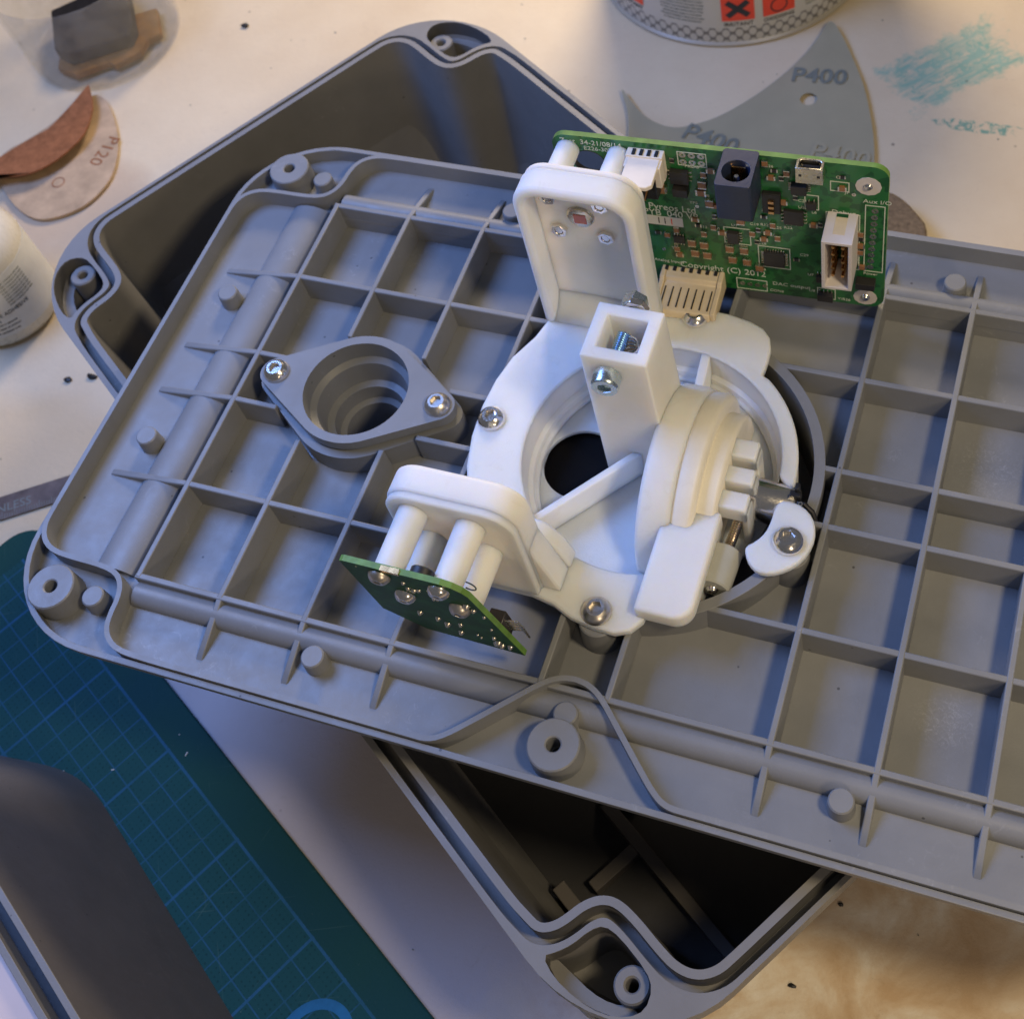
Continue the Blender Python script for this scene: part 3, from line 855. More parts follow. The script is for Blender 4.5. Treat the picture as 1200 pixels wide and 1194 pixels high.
# ================================================================== MOTOR, SPACER AND CLAMP KIDNEY
Mo = thing('gear_motor', 'small silver cylindrical motor with black wires between the wheel and the clamp plate', 'motor', (1.18, -.15, -.06))
bm = bmesh.new(); lathe(bm, [(0, -.24), (.14, -.24), (.195, -.22), (.195, .20), (.18, .22), (0, .22)], 40, mtx=along((0, 0, 0), (1, -.08, 0)))
finish(bm, 'motor_can', 'steel', Mo, smooth=40)
bm = bmesh.new(); lathe(bm, [(0, 0), (.06, 0), (.06, .1), (0, .1)], 20, mtx=along((.22, -.02, .06), (1, -.08, 0))); finish(bm, 'bearing_boss', 'black', Mo)
bm = bmesh.new(); box(bm, .16, -.01, .14, .26, .05, .24); box(bm, .2, .03, .2, .24, .1, .30); box(bm, .15, -.06, .12, .24, .0, .17); finish(bm, 'terminal', 'black', Mo, bevel=.008)
bm = bmesh.new(); tube(bm, [(.24, -.02, .15), (.30, -.03, .17), (.38, -.06, .12), (.42, -.1, .02)], .022, 8); finish(bm, 'wire', 'black', Mo)
bm = bmesh.new(); lathe(bm, [(.012, 0), (.022, 0), (.022, .01), (.012, .01), (.012, 0)], 12, mtx=Matrix.Translation((.27, -.05, .19))); finish(bm, 'solder_eye', 'tin_metal', Mo)

Sp = thing('threaded_spacer', 'grey nylon cylinder on a brass coloured threaded rod below the clamp fingers', 'spacer', (.89, -.9, .02))
bm = bmesh.new(); lathe(bm, [(.05, -.19), (.14, -.19), (.155, -.175), (.155, .175), (.14, .19), (.05, .19)], 40, mtx=along((0, 0, -.06), (.05, 1, .0)))
bm.verts.ensure_lookup_table(); finish(bm, 'nylon_cylinder', 'nylon_grey', Sp, smooth=35)
bm = bmesh.new(); tube(bm, [(.0 + .05 * i / 60, -.2 + .75 * i / 60, -.06) for i in range(61)], [.050 if i % 2 else .041 for i in range(61)], 16); finish(bm, 'threaded_rod', 'thread_steel', Sp, smooth=60)
put(proto_pan, Sp, (-.01, -.19, -.06), (-.05, -1, 0), scale=.62)

K = thing('clamp_plate', 'white kidney-shaped clamp plate held by one screw at the right of the well', 'clamp plate', (1.44, -.60, .10))
kp = [(-.16, .37), (-.06, .385), (.05, .36), (.15, .28), (.205, .16), (.21, .02), (.16, -.14), (.05, -.26), (-.08, -.335), (-.19, -.34), (-.28, -.28), (-.335, -.19), (-.345, -.13), (-.27, -.06), (-.21, .04), (-.19, .16), (-.19, .28)]
bm = bmesh.new(); prism(bm, chaikin(kp, 1), 0, .085); finish(bm, 'kidney_plate', 'white', K, bevel=.018)
put(proto_btn, K, (.0, .0, .085), roll=.4, scale=1.05)
bm = bmesh.new(); box(bm, .58, -1.36, -.9, .76, -1.20, -.28)
finish(bm, 'lower_tab', 'white', B, bevel=.02)

# ================================================================== LARGE CIRCUIT BOARD
P = thing('circuit_board', 'large green circuit board standing upright behind the white tray, crowded with connectors', 'circuit board', (-1.34, 2.0, 0), R_(2.6))
xz = lambda x, y, z: (x, -z, y)     # board plane x,z ; third coordinate stands off towards the viewer
bm = bmesh.new(); o_ = rrect(0, 0, 3.06, 2.0, .14, 8)
prism(bm, o_, -.055, 0, [circle(2.885, 1.75, .035, 14), circle(2.885, .14, .035, 14), circle(.33, 1.66, .16, 28)], f=xz)
for fc in bm.faces:
    fc.normal_update()
    if abs(fc.normal.y) < .5: fc.material_index = 1
finish(bm, 'board', 'pcb', P, mats=['pcb', 'pcb_edge'], smooth=0)
def pbox(name, x0, z0, x1, z1, h0, h1, mat, bev=.006, mats=None, extra=None):
    bm = bmesh.new(); box(bm, x0, -h1, z0, x1, -h0, z1)
    if extra:
        for e in extra: box(bm, e[0], -e[5], e[1], e[2], -e[4], e[3], e[6])
    return finish(bm, name, mat, P, bevel=bev, mats=mats, smooth=0)
def pt(body, size, x, z, align='LEFT', mat='silk', sx=1.0, rot=0):
    return text(body, size, mat, P, Matrix.Translation((x, -.003, z)) @ Matrix.Rotation(R_(90), 4, 'X') @ Matrix.Rotation(rot, 4, 'Z'), align=align, depth=.001, sx=sx)
pt('Zest  34-21/08/14', .085, .08, 1.90, sx=.95); pt('E226-3029', .07, .30, 1.83)
pt('Pyreos Ltd', .125, .83, 1.10, sx=.85); pt('PYB_040 VB', .125, .77, 1.01, sx=.85); pt('SN', .07, .67, .92)
pt('Copyright (C) 2012', .12, 1.06, .255, sx=.9); pt('Analog Inputs', .055, .80, .30)
pt('DAC output', .07, 1.98, .15, sx=1.05); pt('Debug', .075, 2.56, 1.335, sx=1.1); pt('Aux I/O', .07, 2.84, 1.53, sx=1.1)
pt('Power', .05, 2.86, .50); pt('Y/R26', .05, 2.62, .045); pt('C31', .05, 2.60, 1.81); pt('R26', .045, 1.98, 1.86)
def pframe(x0, z0, x1, z1, w_=.009):
    bm = bmesh.new(); prism(bm, [(x0, z0), (x1, z0), (x1, z1), (x0, z1)], .001, .004, [[(x0 + w_, z0 + w_), (x1 - w_, z0 + w_), (x1 - w_, z1 - w_), (x0 + w_, z1 - w_)]], f=xz)
    finish(bm, 'silk_frame', 'silk', P, smooth=0)
for fr in ((1.62, .02, 1.93, .19), (2.86, .55, 3.04, 1.50), (1.86, .42, 2.17, .74), (2.32, 1.35, 2.45, 1.55), (2.55, 1.64, 2.72, 1.77), (1.18, 1.76, 1.45, 1.94), (2.51, .55, 2.82, 1.35), (1.54, .72, 1.80, .96), (2.42, .03, 2.60, .2)): pframe(*fr)
# pads and mounting washers
def pads(pts, r, mat='tin_metal', hole=True):
    for x, z in pts:
        bm = bmesh.new()
        if hole: lathe(bm, [(r * .35, .001), (r * .35, .006), (r, .006), (r, .001)], 12, mtx=Matrix.Translation((x, 0, z)) @ Matrix.Rotation(R_(90), 4, 'X'))
        else: lathe(bm, [(0, .008), (r * .7, .007), (r, .001)], 12, mtx=Matrix.Translation((x, 0, z)) @ Matrix.Rotation(R_(90), 4, 'X'))
        finish(bm, 'solder_pad', mat, P)
pads([(1.23 + .085 * i, 1.90) for i in range(3)] + [(1.23 + .085 * i, 1.81) for i in range(3)], .034)
pads([(2.95 - .003 * i, 1.43 - .09 * i) for i in range(10)], .032)
pads([(1.68 + .075 * i, .11) for i in range(4)], .026)
pads([(2.885, 1.75), (2.885, .14)], .115, 'conn_grey', True)
bm = bmesh.new(); lathe(bm, [(0, .03), (.025, .028), (.04, .015), (.042, 0)], 16, mtx=Matrix.Translation((2.885, 0, 1.75)) @ Matrix.Rotation(R_(90), 4, 'X')); finish(bm, 'rivet', 'steel', P)
bm = bmesh.new(); lathe(bm, [(0, .03), (.03, .028), (.045, .015), (.05, 0)], 16, mtx=Matrix.Translation((2.885, 0, .14)) @ Matrix.Rotation(R_(90), 4, 'X')); finish(bm, 'rivet', 'steel', P)
bm = bmesh.new(); lathe(bm, [(.16, 0), (.155, .005), (.155, -.054), (.16, -.055)], 28, mtx=Matrix.Translation((.33, 0, 1.66)) @ Matrix.Rotation(R_(90), 4, 'X')); finish(bm, 'hole_plating', 'black', P)
# serial label
pbox('serial_label', .79, .875, 1.15, 1.0, .001, .006, 'label', 0)
for dx, mm in ((.12, 'ink'), (.18, 'ink'), (.245, 'red')):
    pbox('pen_mark', .79 + dx, .90, .80 + dx, .985, .006, .008, mm, 0)
# white 4-way connector
c4 = pbox('connector_shell', .73, 1.62, 1.07, 1.93, 0, .10, 'conn_white', .008)
bm = bmesh.new()
o2 = [(.75, 0), (1.05, 0), (1.05, .40), (1.0, .44), (.80, .44), (.75, .40)]
prism(bm, o2, 1.86, 1.91, f=lambda x, y, z: (x, -y, z))
prism(bm, [(.73, .06), (.79, .06), (.79, .2), (.73, .2)], 1.64, 1.9, f=lambda x, y, z: (x, -y, z)); prism(bm, [(1.01, .06), (1.07, .06), (1.07, .2), (1.01, .2)], 1.64, 1.9, f=lambda x, y, z: (x, -y, z))
finish(bm, 'connector_hood', 'conn_white', P, bevel=.008).parent = c4
for k in range(4):
    pbox('notch', .785 + .07 * k, 1.912, .815 + .07 * k, 1.94, .02, .09, 'dark_hole', 0)
for k in range(3):
    bm = bmesh.new(); tube(bm, [(.83 + .075 * k, 0, 1.76), (.83 + .075 * k, -.36, 1.76), (.83 + .075 * k, -.44, 1.74)], .012, 6); finish(bm, 'pin', 'gold', P).parent = c4
pbox('black_socket', .78, 1.42, 1.0, 1.64, 0, .16, 'black', .01)
# barrel jack
bm = bmesh.new(); n = 28
JX0, JX1, JZ0, JZ1, JH = 1.62, 1.94, 1.60, 2.02, .43
# the mouth faces up along the board: a square block with a round bore in its upper end
prism(bm, rrect(JX0, -JH, JX1, -.0, .03, 3), JZ0, JZ1 + .03, [circle((JX0 + JX1) / 2, -.25, .125, n)])
pj = finish(bm, 'power_jack', 'jack', P, bevel=.008, smooth=30)
bm = bmesh.new(); lathe(bm, [(.126, JZ1), (.124, JZ1 - .25), (0, JZ1 - .25)], n, mtx=Matrix.Translation(((JX0 + JX1) / 2, -.25, 0))); finish(bm, 'jack_bore', 'black', P).parent = pj
bm = bmesh.new(); lathe(bm, [(.03, JZ1 - .25), (.03, JZ1 - .06), (.02, JZ1 - .035), (0, JZ1 - .03)], 14, mtx=Matrix.Translation(((JX0 + JX1) / 2, -.25, 0))); finish(bm, 'jack_pin', 'steel', P).parent = pj
bm = bmesh.new(); box(bm, JX0 + .10, -.16, JZ1 - .2, JX1 - .10, -.145, JZ1 - .03); finish(bm, 'jack_contact', 'gold', P).parent = pj
pbox('jack_base', 1.64, 1.46, 1.92, 1.6, 0, .32, 'black', .015)
pbox('dark_slot', 1.94, 1.28, 2.11, 1.55, 0, .05, 'black', .01)
for k in range(3): pbox('contact_tab', 2.0, 1.30 + .07 * k, 2.05, 1.33 + .07 * k, .05, .07, 'gold', 0)
# micro usb
bm = bmesh.new()
prism(bm, [(2.27, .02), (2.31, .0), (2.47, .0), (2.51, .02), (2.51, .13), (2.27, .13)], 1.84, 2.03, [[(2.295, .035), (2.315, .02), (2.465, .02), (2.485, .035), (2.485, .11), (2.295, .11)]], f=lambda x, y, z: (x, -y, z))
us = finish(bm, 'micro_usb_socket', 'tin_metal', P, bevel=.005)
pbox('socket_tongue', 2.31, 1.86, 2.47, 1.99, .04, .07, 'black', 0)
pbox('socket_back', 2.28, 1.845, 2.50, 1.87, .01, .12, 'tin_metal', 0)
for x in (2.30, 2.46): pbox('shell_slot', x, 1.93, x + .025, 1.955, .128, .134, 'ink', 0)
# shrouded header "Debug"
hx0, hx1, hz0, hz1, hh = 2.53, 2.805, .68, 1.36, .36
bm = bmesh.new()
prism(bm, [(hx0, hz0), (hx1, hz0), (hx1, hz1), (hx0, hz1)], .0, hh, [[(hx0 + .035, hz0 + .03), (hx1 - .035, hz0 + .03), (hx1 - .035, hz1 - .035), (hx0 + .035, hz1 - .035)]], f=xz)
hs = finish(bm, 'header_shroud', 'conn_grey', P, bevel=.006, smooth=0)
pbox('key_slot', hx0 + .085, hz1 - .037, hx1 - .085, hz1 + .002, .02, hh - .10, 'conn_cream', 0).parent = hs
pbox('key_slot', hx0 + .085, hz1 - .004, hx1 - .085, hz1 + .003, .02, .06, 'pcb_dark', 0).parent = hs
for i in range(5):
    for j in range(2):
        bm = bmesh.new(); tube(bm, [(2.622 + .09 * j, 0, .80 + .10 * i), (2.622 + .09 * j, -.29, .80 + .10 * i)], .017, 6); finish(bm, 'pin', 'gold', P).parent = hs
pbox('header_floor', hx0 + .035, hz0 + .03, hx1 - .035, hz0 + .16, .003, .02, 'pcb_dark', 0)
# cream 7-way connector at the bottom edge, its slotted face lying forward
bm = bmesh.new()
g7 = lambda x, y, z: (z, -x, y)
prism(bm, [(0, .24), (.13, .24), (.16, .20), (.50, .19), (.52, .16), (.52, .07), (.48, .05), (.10, .05), (.0, .0)], .93, 1.46, f=g7)
prism(bm, [(0, .25), (.14, .25), (.18, .215), (.50, .205), (.50, .03), (.0, .0)], .88, .931, f=g7)
prism(bm, [(0, .25), (.14, .25), (.18, .215), (.50, .205), (.50, .03), (.0, .0)], 1.459, 1.51, f=g7)
c7 = finish(bm, 'connector_shell', 'conn_cream', P, bevel=.01)
for k in range(7):
    pbox('notch', .915 + .083 * k, .237, .945 + .083 * k, .258, .01, .06, 'dark_hole', 0).parent = c7
    pbox('contact_slot', .955 + .078 * k, .19, .966 + .078 * k, .203, .22, .46, 'dark_hole', 0).parent = c7

# ICs
def chip(x0, z0, x1, z1, h=.05, pins=(0, 0, 0, 0), L_=.03):
    ex = []
    for side, n_ in enumerate(pins):
        for k in range(n_):
            t_ = (k + .5) / n_
            if side in (0, 1):
                x = x0 + (x1 - x0) * t_; z = z1 if side == 0 else z0 - L_
                ex.append((x - .006, z, x + .006, z + L_, 0, .02, 1))
            else:
                z = z0 + (z1 - z0) * t_; x = x0 - L_ if side == 2 else x1
                ex.append((x, z - .006, x + L_, z + .006, 0, .02, 1))
    return pbox('ic_package', x0, z0, x1, z1, .004, h, 'ic', .004, ['ic', 'tin_metal'], ex)
chip(1.92, .49, 2.12, .68, .05, (8, 0, 8, 8)); chip(2.13, 1.14, 2.31, 1.33, .04, (0, 4, 4, 4)); chip(1.58, .77, 1.69, .92, .05, (0, 0, 4, 4))
chip(2.21, 1.60, 2.35, 1.71, .07, (0, 0, 4, 4)); chip(2.43, .05, 2.58, .15, .06, (4, 0, 0, 0)); chip(2.42, .33, 2.50, .42, .05, (3, 0, 0, 0))
chip(1.12, 1.42, 1.26, 1.52, .10); chip(1.10, 1.55, 1.27, 1.71, .06, (0, 0, 3, 3)); chip(2.80, .37, 2.98, .46, .10); chip(1.04, .65, 1.15, .75, .03, (4, 4, 0, 0)); chip(2.34, 1.38, 2.43, 1.47, .04, (2, 0, 0, 0))
# two-terminal parts: a brown or dark body between bright ends, shared meshes
def smd(w_, h_, t_, mat):
    bm = bmesh.new()
    box(bm, -w_ * .5, -t_, -h_ / 2, w_ * .5, -.002, h_ / 2, 0)
    box(bm, -w_ * .5 - w_ * .28, -t_ * .9, -h_ / 2 * 1.06, -w_ * .48, -.001, h_ / 2 * 1.06, 1); box(bm, w_ * .48, -t_ * .9, -h_ / 2 * 1.06, w_ * .78, -.001, h_ / 2 * 1.06, 1)
    return finish(bm, 'capacitor' if mat == 'ceramic' else 'resistor', mat, P, mats=[mat, 'tin_metal'], smooth=0)
pc = smd(.05, .05, .03, 'ceramic'); pb = smd(.075, .085, .05, 'ceramic'); prs = smd(.035, .035, .016, 'ic')
pc.location = (2.66, 0, 1.70); pb.location = (.99, 0, 1.43); prs.location = (2.66, 0, 1.84)
big = [(1.22, .68, 1), (1.34, .67, 1), (1.24, .53, 1), (1.36, .52, 1), (1.59, .66, 1), (1.73, .66, 1), (1.61, .50, 1), (1.75, .49, 1), (1.87, .42, 1), (1.37, 1.44, 0), (1.44, 1.30, 1), (1.39, 1.55, 1), (1.72, 1.10, 1)]
small = [(.89, .76), (.98, .75), (1.49, 1.26), (1.47, 1.10), (1.53, .88), (1.45, .95), (1.58, 1.12), (1.82, .92), (1.77, 1.2), (1.88, .98), (1.97, .96), (2.02, 1.08), (1.94, 1.18), (2.06, .90), (2.40, 1.15), (2.46, 1.16), (2.13, 1.42), (2.17, 1.82), (2.06, 1.83),
         (1.98, 1.92), (2.03, 1.74), (2.12, 1.74), (2.83, .93), (2.83, .84), (2.83, 1.02), (2.83, 1.1), (2.85, .62), (1.86, .80), (1.93, .86), (1.08, .84), (1.30, .94), (1.35, .83), (1.28, 1.03), (1.13, 1.82), (1.48, 1.74), (1.41, 1.68), (2.23, .60), (1.06, .55), (1.08, .46), (2.24, 1.50)]
for x, z, r_ in big: inst(pb, P, (x, 0, z), (0, R_(90) if r_ else 0, 0), .85)
for i, (x, z) in enumerate(small): inst(pc if i % 3 else prs, P, (x, 0, z), (0, R_(90) if i % 2 else 0, 0), 1.0 if i % 3 else 1.15)
for s_, x, z in (('R11', 1.62, 1.13), ('C8', 1.38, 1.36), ('C21', 2.26, 1.44), ('R25', 2.02, 1.02), ('U8', 2.34, .12), ('U7', 2.33, .37), ('C26', 1.84, .36), ('U3', 1.62, .98), ('C19', 1.80, 1.03), ('R13', 1.90, 1.04), ('R19', 1.98, .90),
                 ('R22', 2.12, 1.04), ('C28', 1.86, .76), ('TP5', 1.24, 1.24), ('U5', 2.26, 1.35), ('L6', 2.38, 1.30), ('C29', 2.26, .66), ('TP2', 1.0, .52), ('PROG', 1.24, 1.74), ('J7', 2.68, 1.62), ('CON8', 1.95, .04), ('R9', 1.92, 1.25), ('C13', 1.30, .90), ('C10', 1.42, .90)):
    pt(s_, .05, x, z)
pads([(1.31, 1.21), (2.76, 1.62), (1.05, .60), (2.24, 1.60), (.92, .50)], .02)
# the sensor can on the rear of the tray belongs to this board
bm = bmesh.new(); lathe(bm, [(0, 0), (.135, 0), (.14, .01), (.135, .03), (.118, .04), (.118, .055), (.10, .06), (0, .06)], 36, mtx=along((.38, -.52, 1.54), (0, -1, 0)))
finish(bm, 'sensor_can', 'sensor_can', P, smooth=40)
bm = bmesh.new(); box(bm, .322, -.587, 1.482, .438, -.579, 1.598); finish(bm, 'sensor_window', 'sensor_red', P, smooth=0)

# ================================================================== SMALL CIRCUIT BOARD (lower left), back side showing
Q = thing('circuit_board', 'small dark green circuit board seen from its soldered back, hanging off the lower white tray', 'circuit board', (-1.70, -2.22, 1.60))
Q.rotation_euler = (R_(5.5), 0, 0)
# local: x right, z up (negative down), -y towards the viewer
bm = bmesh.new(); o_ = [(0, -1.16), (.0, -.02), (.03, 0), (.86, 0), (.95, -.03), (1.02, -.09), (1.06, -.17), (1.22, -1.54), (.32, -1.48)]
prism(bm, o_, 0, .05, f=lambda x, y, z: (x, -z, y))
for fc in bm.faces:
    fc.normal_update()
    if abs(fc.normal.y) < .5: fc.material_index = 1
finish(bm, 'board', 'pcb_dark', Q, mats=['pcb_dark', 'pcb_edge'], smooth=0)
for x, z in ((.31, -.15), (.82, -.15), (.42, -.52), (.90, -.52)):
    put(proto_pan, Q, (x, -.05, z), (0, -1, 0), roll=x * 3, scale=1.08)
bm0 = None
def blobs(pts):
    for x, z, r_ in pts:
        bm = bmesh.new(); lathe(bm, [(0, r_ * 1.3), (r_ * .5, r_ * 1.0), (r_, r_ * .2), (r_ * 1.1, 0)], 10, mtx=along((x, -.05, z), (.1, -1, .05)))
        finish(bm, 'solder_joint', 'tin_metal', Q)
blobs([(.50, -.33, .02), (.55, -.34, .024), (.60, -.31, .018), (.70, -.42, .022), (.74, -.40, .022), (.98, -.42, .03), (1.02, -.50, .022), (1.08, -.62, .016), (.41, -.97, .026), (.56, -1.02, .024), (.62, -1.12, .03), (.76, -1.04, .022), (.70, -1.28, .026),
       (1.02, -1.20, .02), (1.03, -1.32, .032), (1.05, -1.38, .03), (1.00, -1.36, .026), (1.13, -1.36, .026), (.86, -1.24, .012), (.88, -1.30, .012), (.50, -.20, .018), (1.06, -.95, .014)])
bm = bmesh.new(); box(bm, .36, -.055, -.03, .52, -.012, .012); finish(bm, 'edge_plating', 'gold', Q)
bm = bmesh.new(); lathe(bm, [(0, 0), (.10, 0), (.10, .11), (.09, .12), (0, .12)], 28, mtx=along((.58, 0, -.30), (0, 1, 0))); finish(bm, 'emitter_can', 'black', Q)
bm = bmesh.new(); box(bm, 1.0, .0, -1.25, 1.14, .12, -.92); finish(bm, 'connector_shell', 'ic', Q, bevel=.01)
for k in range(4):
    bm = bmesh.new(); tube(bm, [(1.12, .05, -.98 - .07 * k), (1.24, .07, -.98 - .07 * k), (1.27, .06, -1.12 - .07 * k)], .010, 6); finish(bm, 'pin', 'tin_metal', Q)
bm = bmesh.new(); pts = [(1.02 + .06 * math.sin(a), .05, -.2 + .09 * math.cos(a)) for a in [k * .3 for k in range(14)]]; tube(bm, pts, .006, 6); finish(bm, 'wire', 'black', Q)
pt_ = lambda s_, size, x, z: text(s_, size, 'silk', Q, Matrix.Translation((x, -.052, z)) @ Matrix.Rotation(R_(90), 4, 'X'), depth=.001)
pt_('-', .06, .12, -.08); pt_('+', .06, .2, -.22)

# ================================================================== CUTTING MAT
Mt = thing('cutting_mat', 'worn green cutting mat with blue grid lines lying on the table at the lower left', 'cutting mat', (-8.15, -.88, T), math.atan2(-.479, .878))
bm = bmesh.new(); prism(bm, rrect(0, -9, 13, 0, .42, 8), .004, .10); finish(bm, 'mat_sheet', 'mat', Mt, bevel=.02)
bm = bmesh.new()
e1 = [(7.32 + .37 * math.cos(2 * PI * i / 48), -.98 + .42 * math.sin(2 * PI * i / 48)) for i in range(48)]
e2 = [(7.32 + .27 * math.cos(2 * PI * i / 48), -.98 + .32 * math.sin(2 * PI * i / 48)) for i in range(48)]
prism(bm, e1, .100, .103, [e2])
M['matblue'] = simple('blue_mat_ink', (.015, .12, .26), .7, var=.2, spec=.2)
finish(bm, 'printed_zero', 'matblue', Mt, smooth=0)
# flecks of swarf
bm = bmesh.new()
for i in range(26):
    x, y = random.uniform(.5, 9), random.uniform(-3.6, -.1); a = random.random() * PI; l = random.uniform(.005, .026)
    box(bm, -l, -.004, 0, l, .004, .006, mtx=Matrix.Translation((x, y, .103)) @ Matrix.Rotation(a, 4, 'Z'))
o = finish(bm, 'swarf', 'label', Mt, smooth=0); o['kind'] = 'stuff'

# ================================================================== SECOND BOX at the lower left
N = thing('enclosure_box', 'dark grey plastic box standing on the cutting mat in the lower left corner', 'box', (-5.38, -3.82, T + .104))
base = [(-10, -3.95), (-6.5, -3.60), (-6.0, -3.59), (-5.62, -3.70), (-5.30, -3.88), (1.5, -8.13), (-3, -13), (-12, -9)]
top = [(-9.4, -4.75), (-6.4, -4.50), (-5.9, -4.42), (-5.5, -4.47), (-5.15, -4.64), (1.2, -8.26), (-3, -12.6), (-11.5, -9)]
base = chaikin([(x + 5.38, y + 3.82) for x, y in base], 2); top = chaikin([(x + 5.38, y + 3.82) for x, y in top], 2)
H2 = 2.55
bm = bmesh.new()
Av = [bm.verts.new((x, y, 0)) for x, y in base]; Bv = [bm.verts.new((x, y, H2)) for x, y in top]
for i in range(len(Av)): bm.faces.new((Av[i], Av[(i + 1) % len(Av)], Bv[(i + 1) % len(Bv)], Bv[i]))
bm.faces.new(Av)
finish(bm, 'wall', 'box2', N, smooth=50)
bm = bmesh.new(); prism(bm, top, H2 - .3, H2 + .02, [offset(top, -.06)]); finish(bm, 'outer_rim', 'box', N, bevel=.012)
t2 = offset(top, -.20)
bm = bmesh.new(); prism(bm, t2, H2 - .5, H2 + .03, [offset(t2, -.06)]); finish(bm, 'sealing_lip', 'box', N, bevel=.012)
bm = bmesh.new(); prism(bm, offset(top, -.05), H2 - .3, H2 - .25, [offset(top, -.21)]); finish(bm, 'groove_floor', 'black', N)
bm = bmesh.new(); prism(bm, offset(t2, -.05), H2 - .12, H2 - .06); finish(bm, 'pale_panel', 'pink', N)

# ================================================================== THINGS ROUND THE EDGE OF THE TABLE
# tin
Tn = thing('tin_can', 'round metal tin with red hazard squares on its pale label, cut by the top edge', 'tin', (-2.24, 10.80, T))
bm = bmesh.new(); lathe(bm, [(0, .01), (2.02, .01), (2.08, .0), (2.12, .03), (2.12, .06), (2.085, .09), (2.09, .10), (2.09, 3.6), (2.12, 3.63), (2.12, 3.7), (1.9, 3.7), (1.9, 3.62), (0, 3.62)], 120)
finish(bm, 'tin_body', 'tin', Tn, smooth=35)
RT = 2.095
def onTin(a_deg, z0):
    a0 = R_(a_deg) - PI / 2
    return lambda c: ((RT + c.z) * math.cos(a0 + c.x / RT), (RT + c.z) * math.sin(a0 + c.x / RT), z0 + c.y)
def patch(a, z0, z1, w_, mat, name, lift=0):
    bm = bmesh.new(); n = 10; rows = []
    for i in range(n + 1):
        ang = R_(a) - PI / 2 + (i / n - .5) * w_ / RT
        rows.append([bm.verts.new(((RT + lift + d_) * math.cos(ang), (RT + lift + d_) * math.sin(ang), z)) for d_ in (0, .004) for z in (z0, z1)])
    for A_, B_ in zip(rows, rows[1:]):
        for p, q_ in ((0, 1), (1, 3), (3, 2), (2, 0)): bm.faces.new((A_[p], A_[q_], B_[q_], B_[p]))
    bm.faces.new(rows[0]); bm.faces.new(rows[-1])
    return finish(bm, name, mat, Tn, smooth=30)
for a in (17, 33.5, -31): patch(a, .50, .98, .48, 'red', 'hazard_square')
for s_ in (1, -1):
    bm = bmesh.new(); box(bm, -.20, -.045, .005, .20, .045, .010, mtx=Matrix.Rotation(R_(40 * s_), 4, 'Z'))
    bmesh.ops.subdivide_edges(bm, edges=bm.edges, cuts=3, use_grid_fill=True)
    fn = onTin(17, .72)
    for v_ in bm.verts: v_.co = Vector(fn(v_.co))
    finish(bm, 'hazard_cross', 'ink', Tn, smooth=0)
bm = bmesh.new(); prism(bm, circle(0, 0, .13, 28), .005, .009, [circle(0, 0, .11, 28)])
fn = onTin(33.5, .66)
for v_ in bm.verts: v_.co = Vector(fn(v_.co))
finish(bm, 'flame_ring', 'ink', Tn, smooth=0)
def tt(body, size, a, z, align='CENTER', mat='ink'):
    text(body, size, mat, Tn, Matrix.Identity(4), bend=onTin(a, z), align=align, depth=.002)
tt('IRRITANT', .10, 17, .395); tt('OXIDISING', .095, 33.5, .395); tt('IRRITANT', .10, -31, .395)
lorem = ['Keep away from combustible material', 'Irritating to eyes and respiratory system', 'Avoid contact with skin and eyes. In case', 'of contact rinse immediately with plenty', 'of water and seek medical advice. Wear', 'suitable gloves. Keep in a cool place', 'with good ventilation. Keep out of reach', 'of children. May cause sensitisation']
for i in range(8):
    tt(lorem[i], .042, -6, .46 + .062 * (7 - i) + 0, mat='ink_soft')
    tt(lorem[7 - i], .042, 54, .46 + .062 * (7 - i), mat='ink_soft')

# curved piece of teal abrasive film with P400 printed on the back
Fm = thing('abrasive_film', 'curved grey-green piece of abrasive film printed P400, behind the large circuit board', 'sandpaper', (0, 0, T + .01))
fp = chaikin([(-.43, 9.45), (-.20, 9.18), (.07, 8.72), (.33, 8.22), (.53, 7.68), (.68, 7.2), (.77, 6.76), (.80, 6.2), (.78, 5.2), (-.5, 4.6), (-1.9, 4.8), (-2.6, 6.2), (-2.78, 7.0), (-3.14, 7.62),
      (-2.87, 7.33), (-2.62, 7.10), (-2.38, 6.99), (-2.15, 6.95), (-1.92, 7.02), (-1.55, 7.28), (-1.19, 7.71), (-.90, 8.15), (-.65, 8.65), (-.50, 9.1)], 2)
bm = bmesh.new(); prism(bm, fp, .0, .018, [circle(-.38, 7.84, .12, 24)])
bmesh.ops.triangulate(bm, faces=bm.faces)
bmesh.ops.subdivide_edges(bm, edges=[e for e in bm.edges if e.calc_length() > .3], cuts=4)
lift = lambda x, y: .05 + .012 * math.sin(x * 2.2 + 1) + (.04 * max(0, min(1, (-x - 2.3) / .8)) ** 2) + .10 * max(0, (y - 8.6)) ** 2
for v_ in bm.verts: v_.co.z += lift(v_.co.x, v_.co.y)
finish(bm, 'film_sheet', 'film', Fm, smooth=40)
def ft(body, size, x, y, rot, mat='ink_soft', mir=False):
    text(body, size, mat, Fm, Matrix.Translation((x, y, 0)) @ Matrix.Rotation(rot, 4, 'Z'), depth=.001, bold=.007,
         bend=lambda c: (c.x, c.y, c.z + .034 + lift(x + c.x * math.cos(rot) - c.y * math.sin(rot), y + c.x * math.sin(rot) + c.y * math.cos(rot))))
ft('P400', .40, -.72, 8.14, R_(4)); ft('P400', .42, -1.98, 6.80, R_(-13)); ft('P400', .42, -.15, 6.75, R_(-4), 'film')
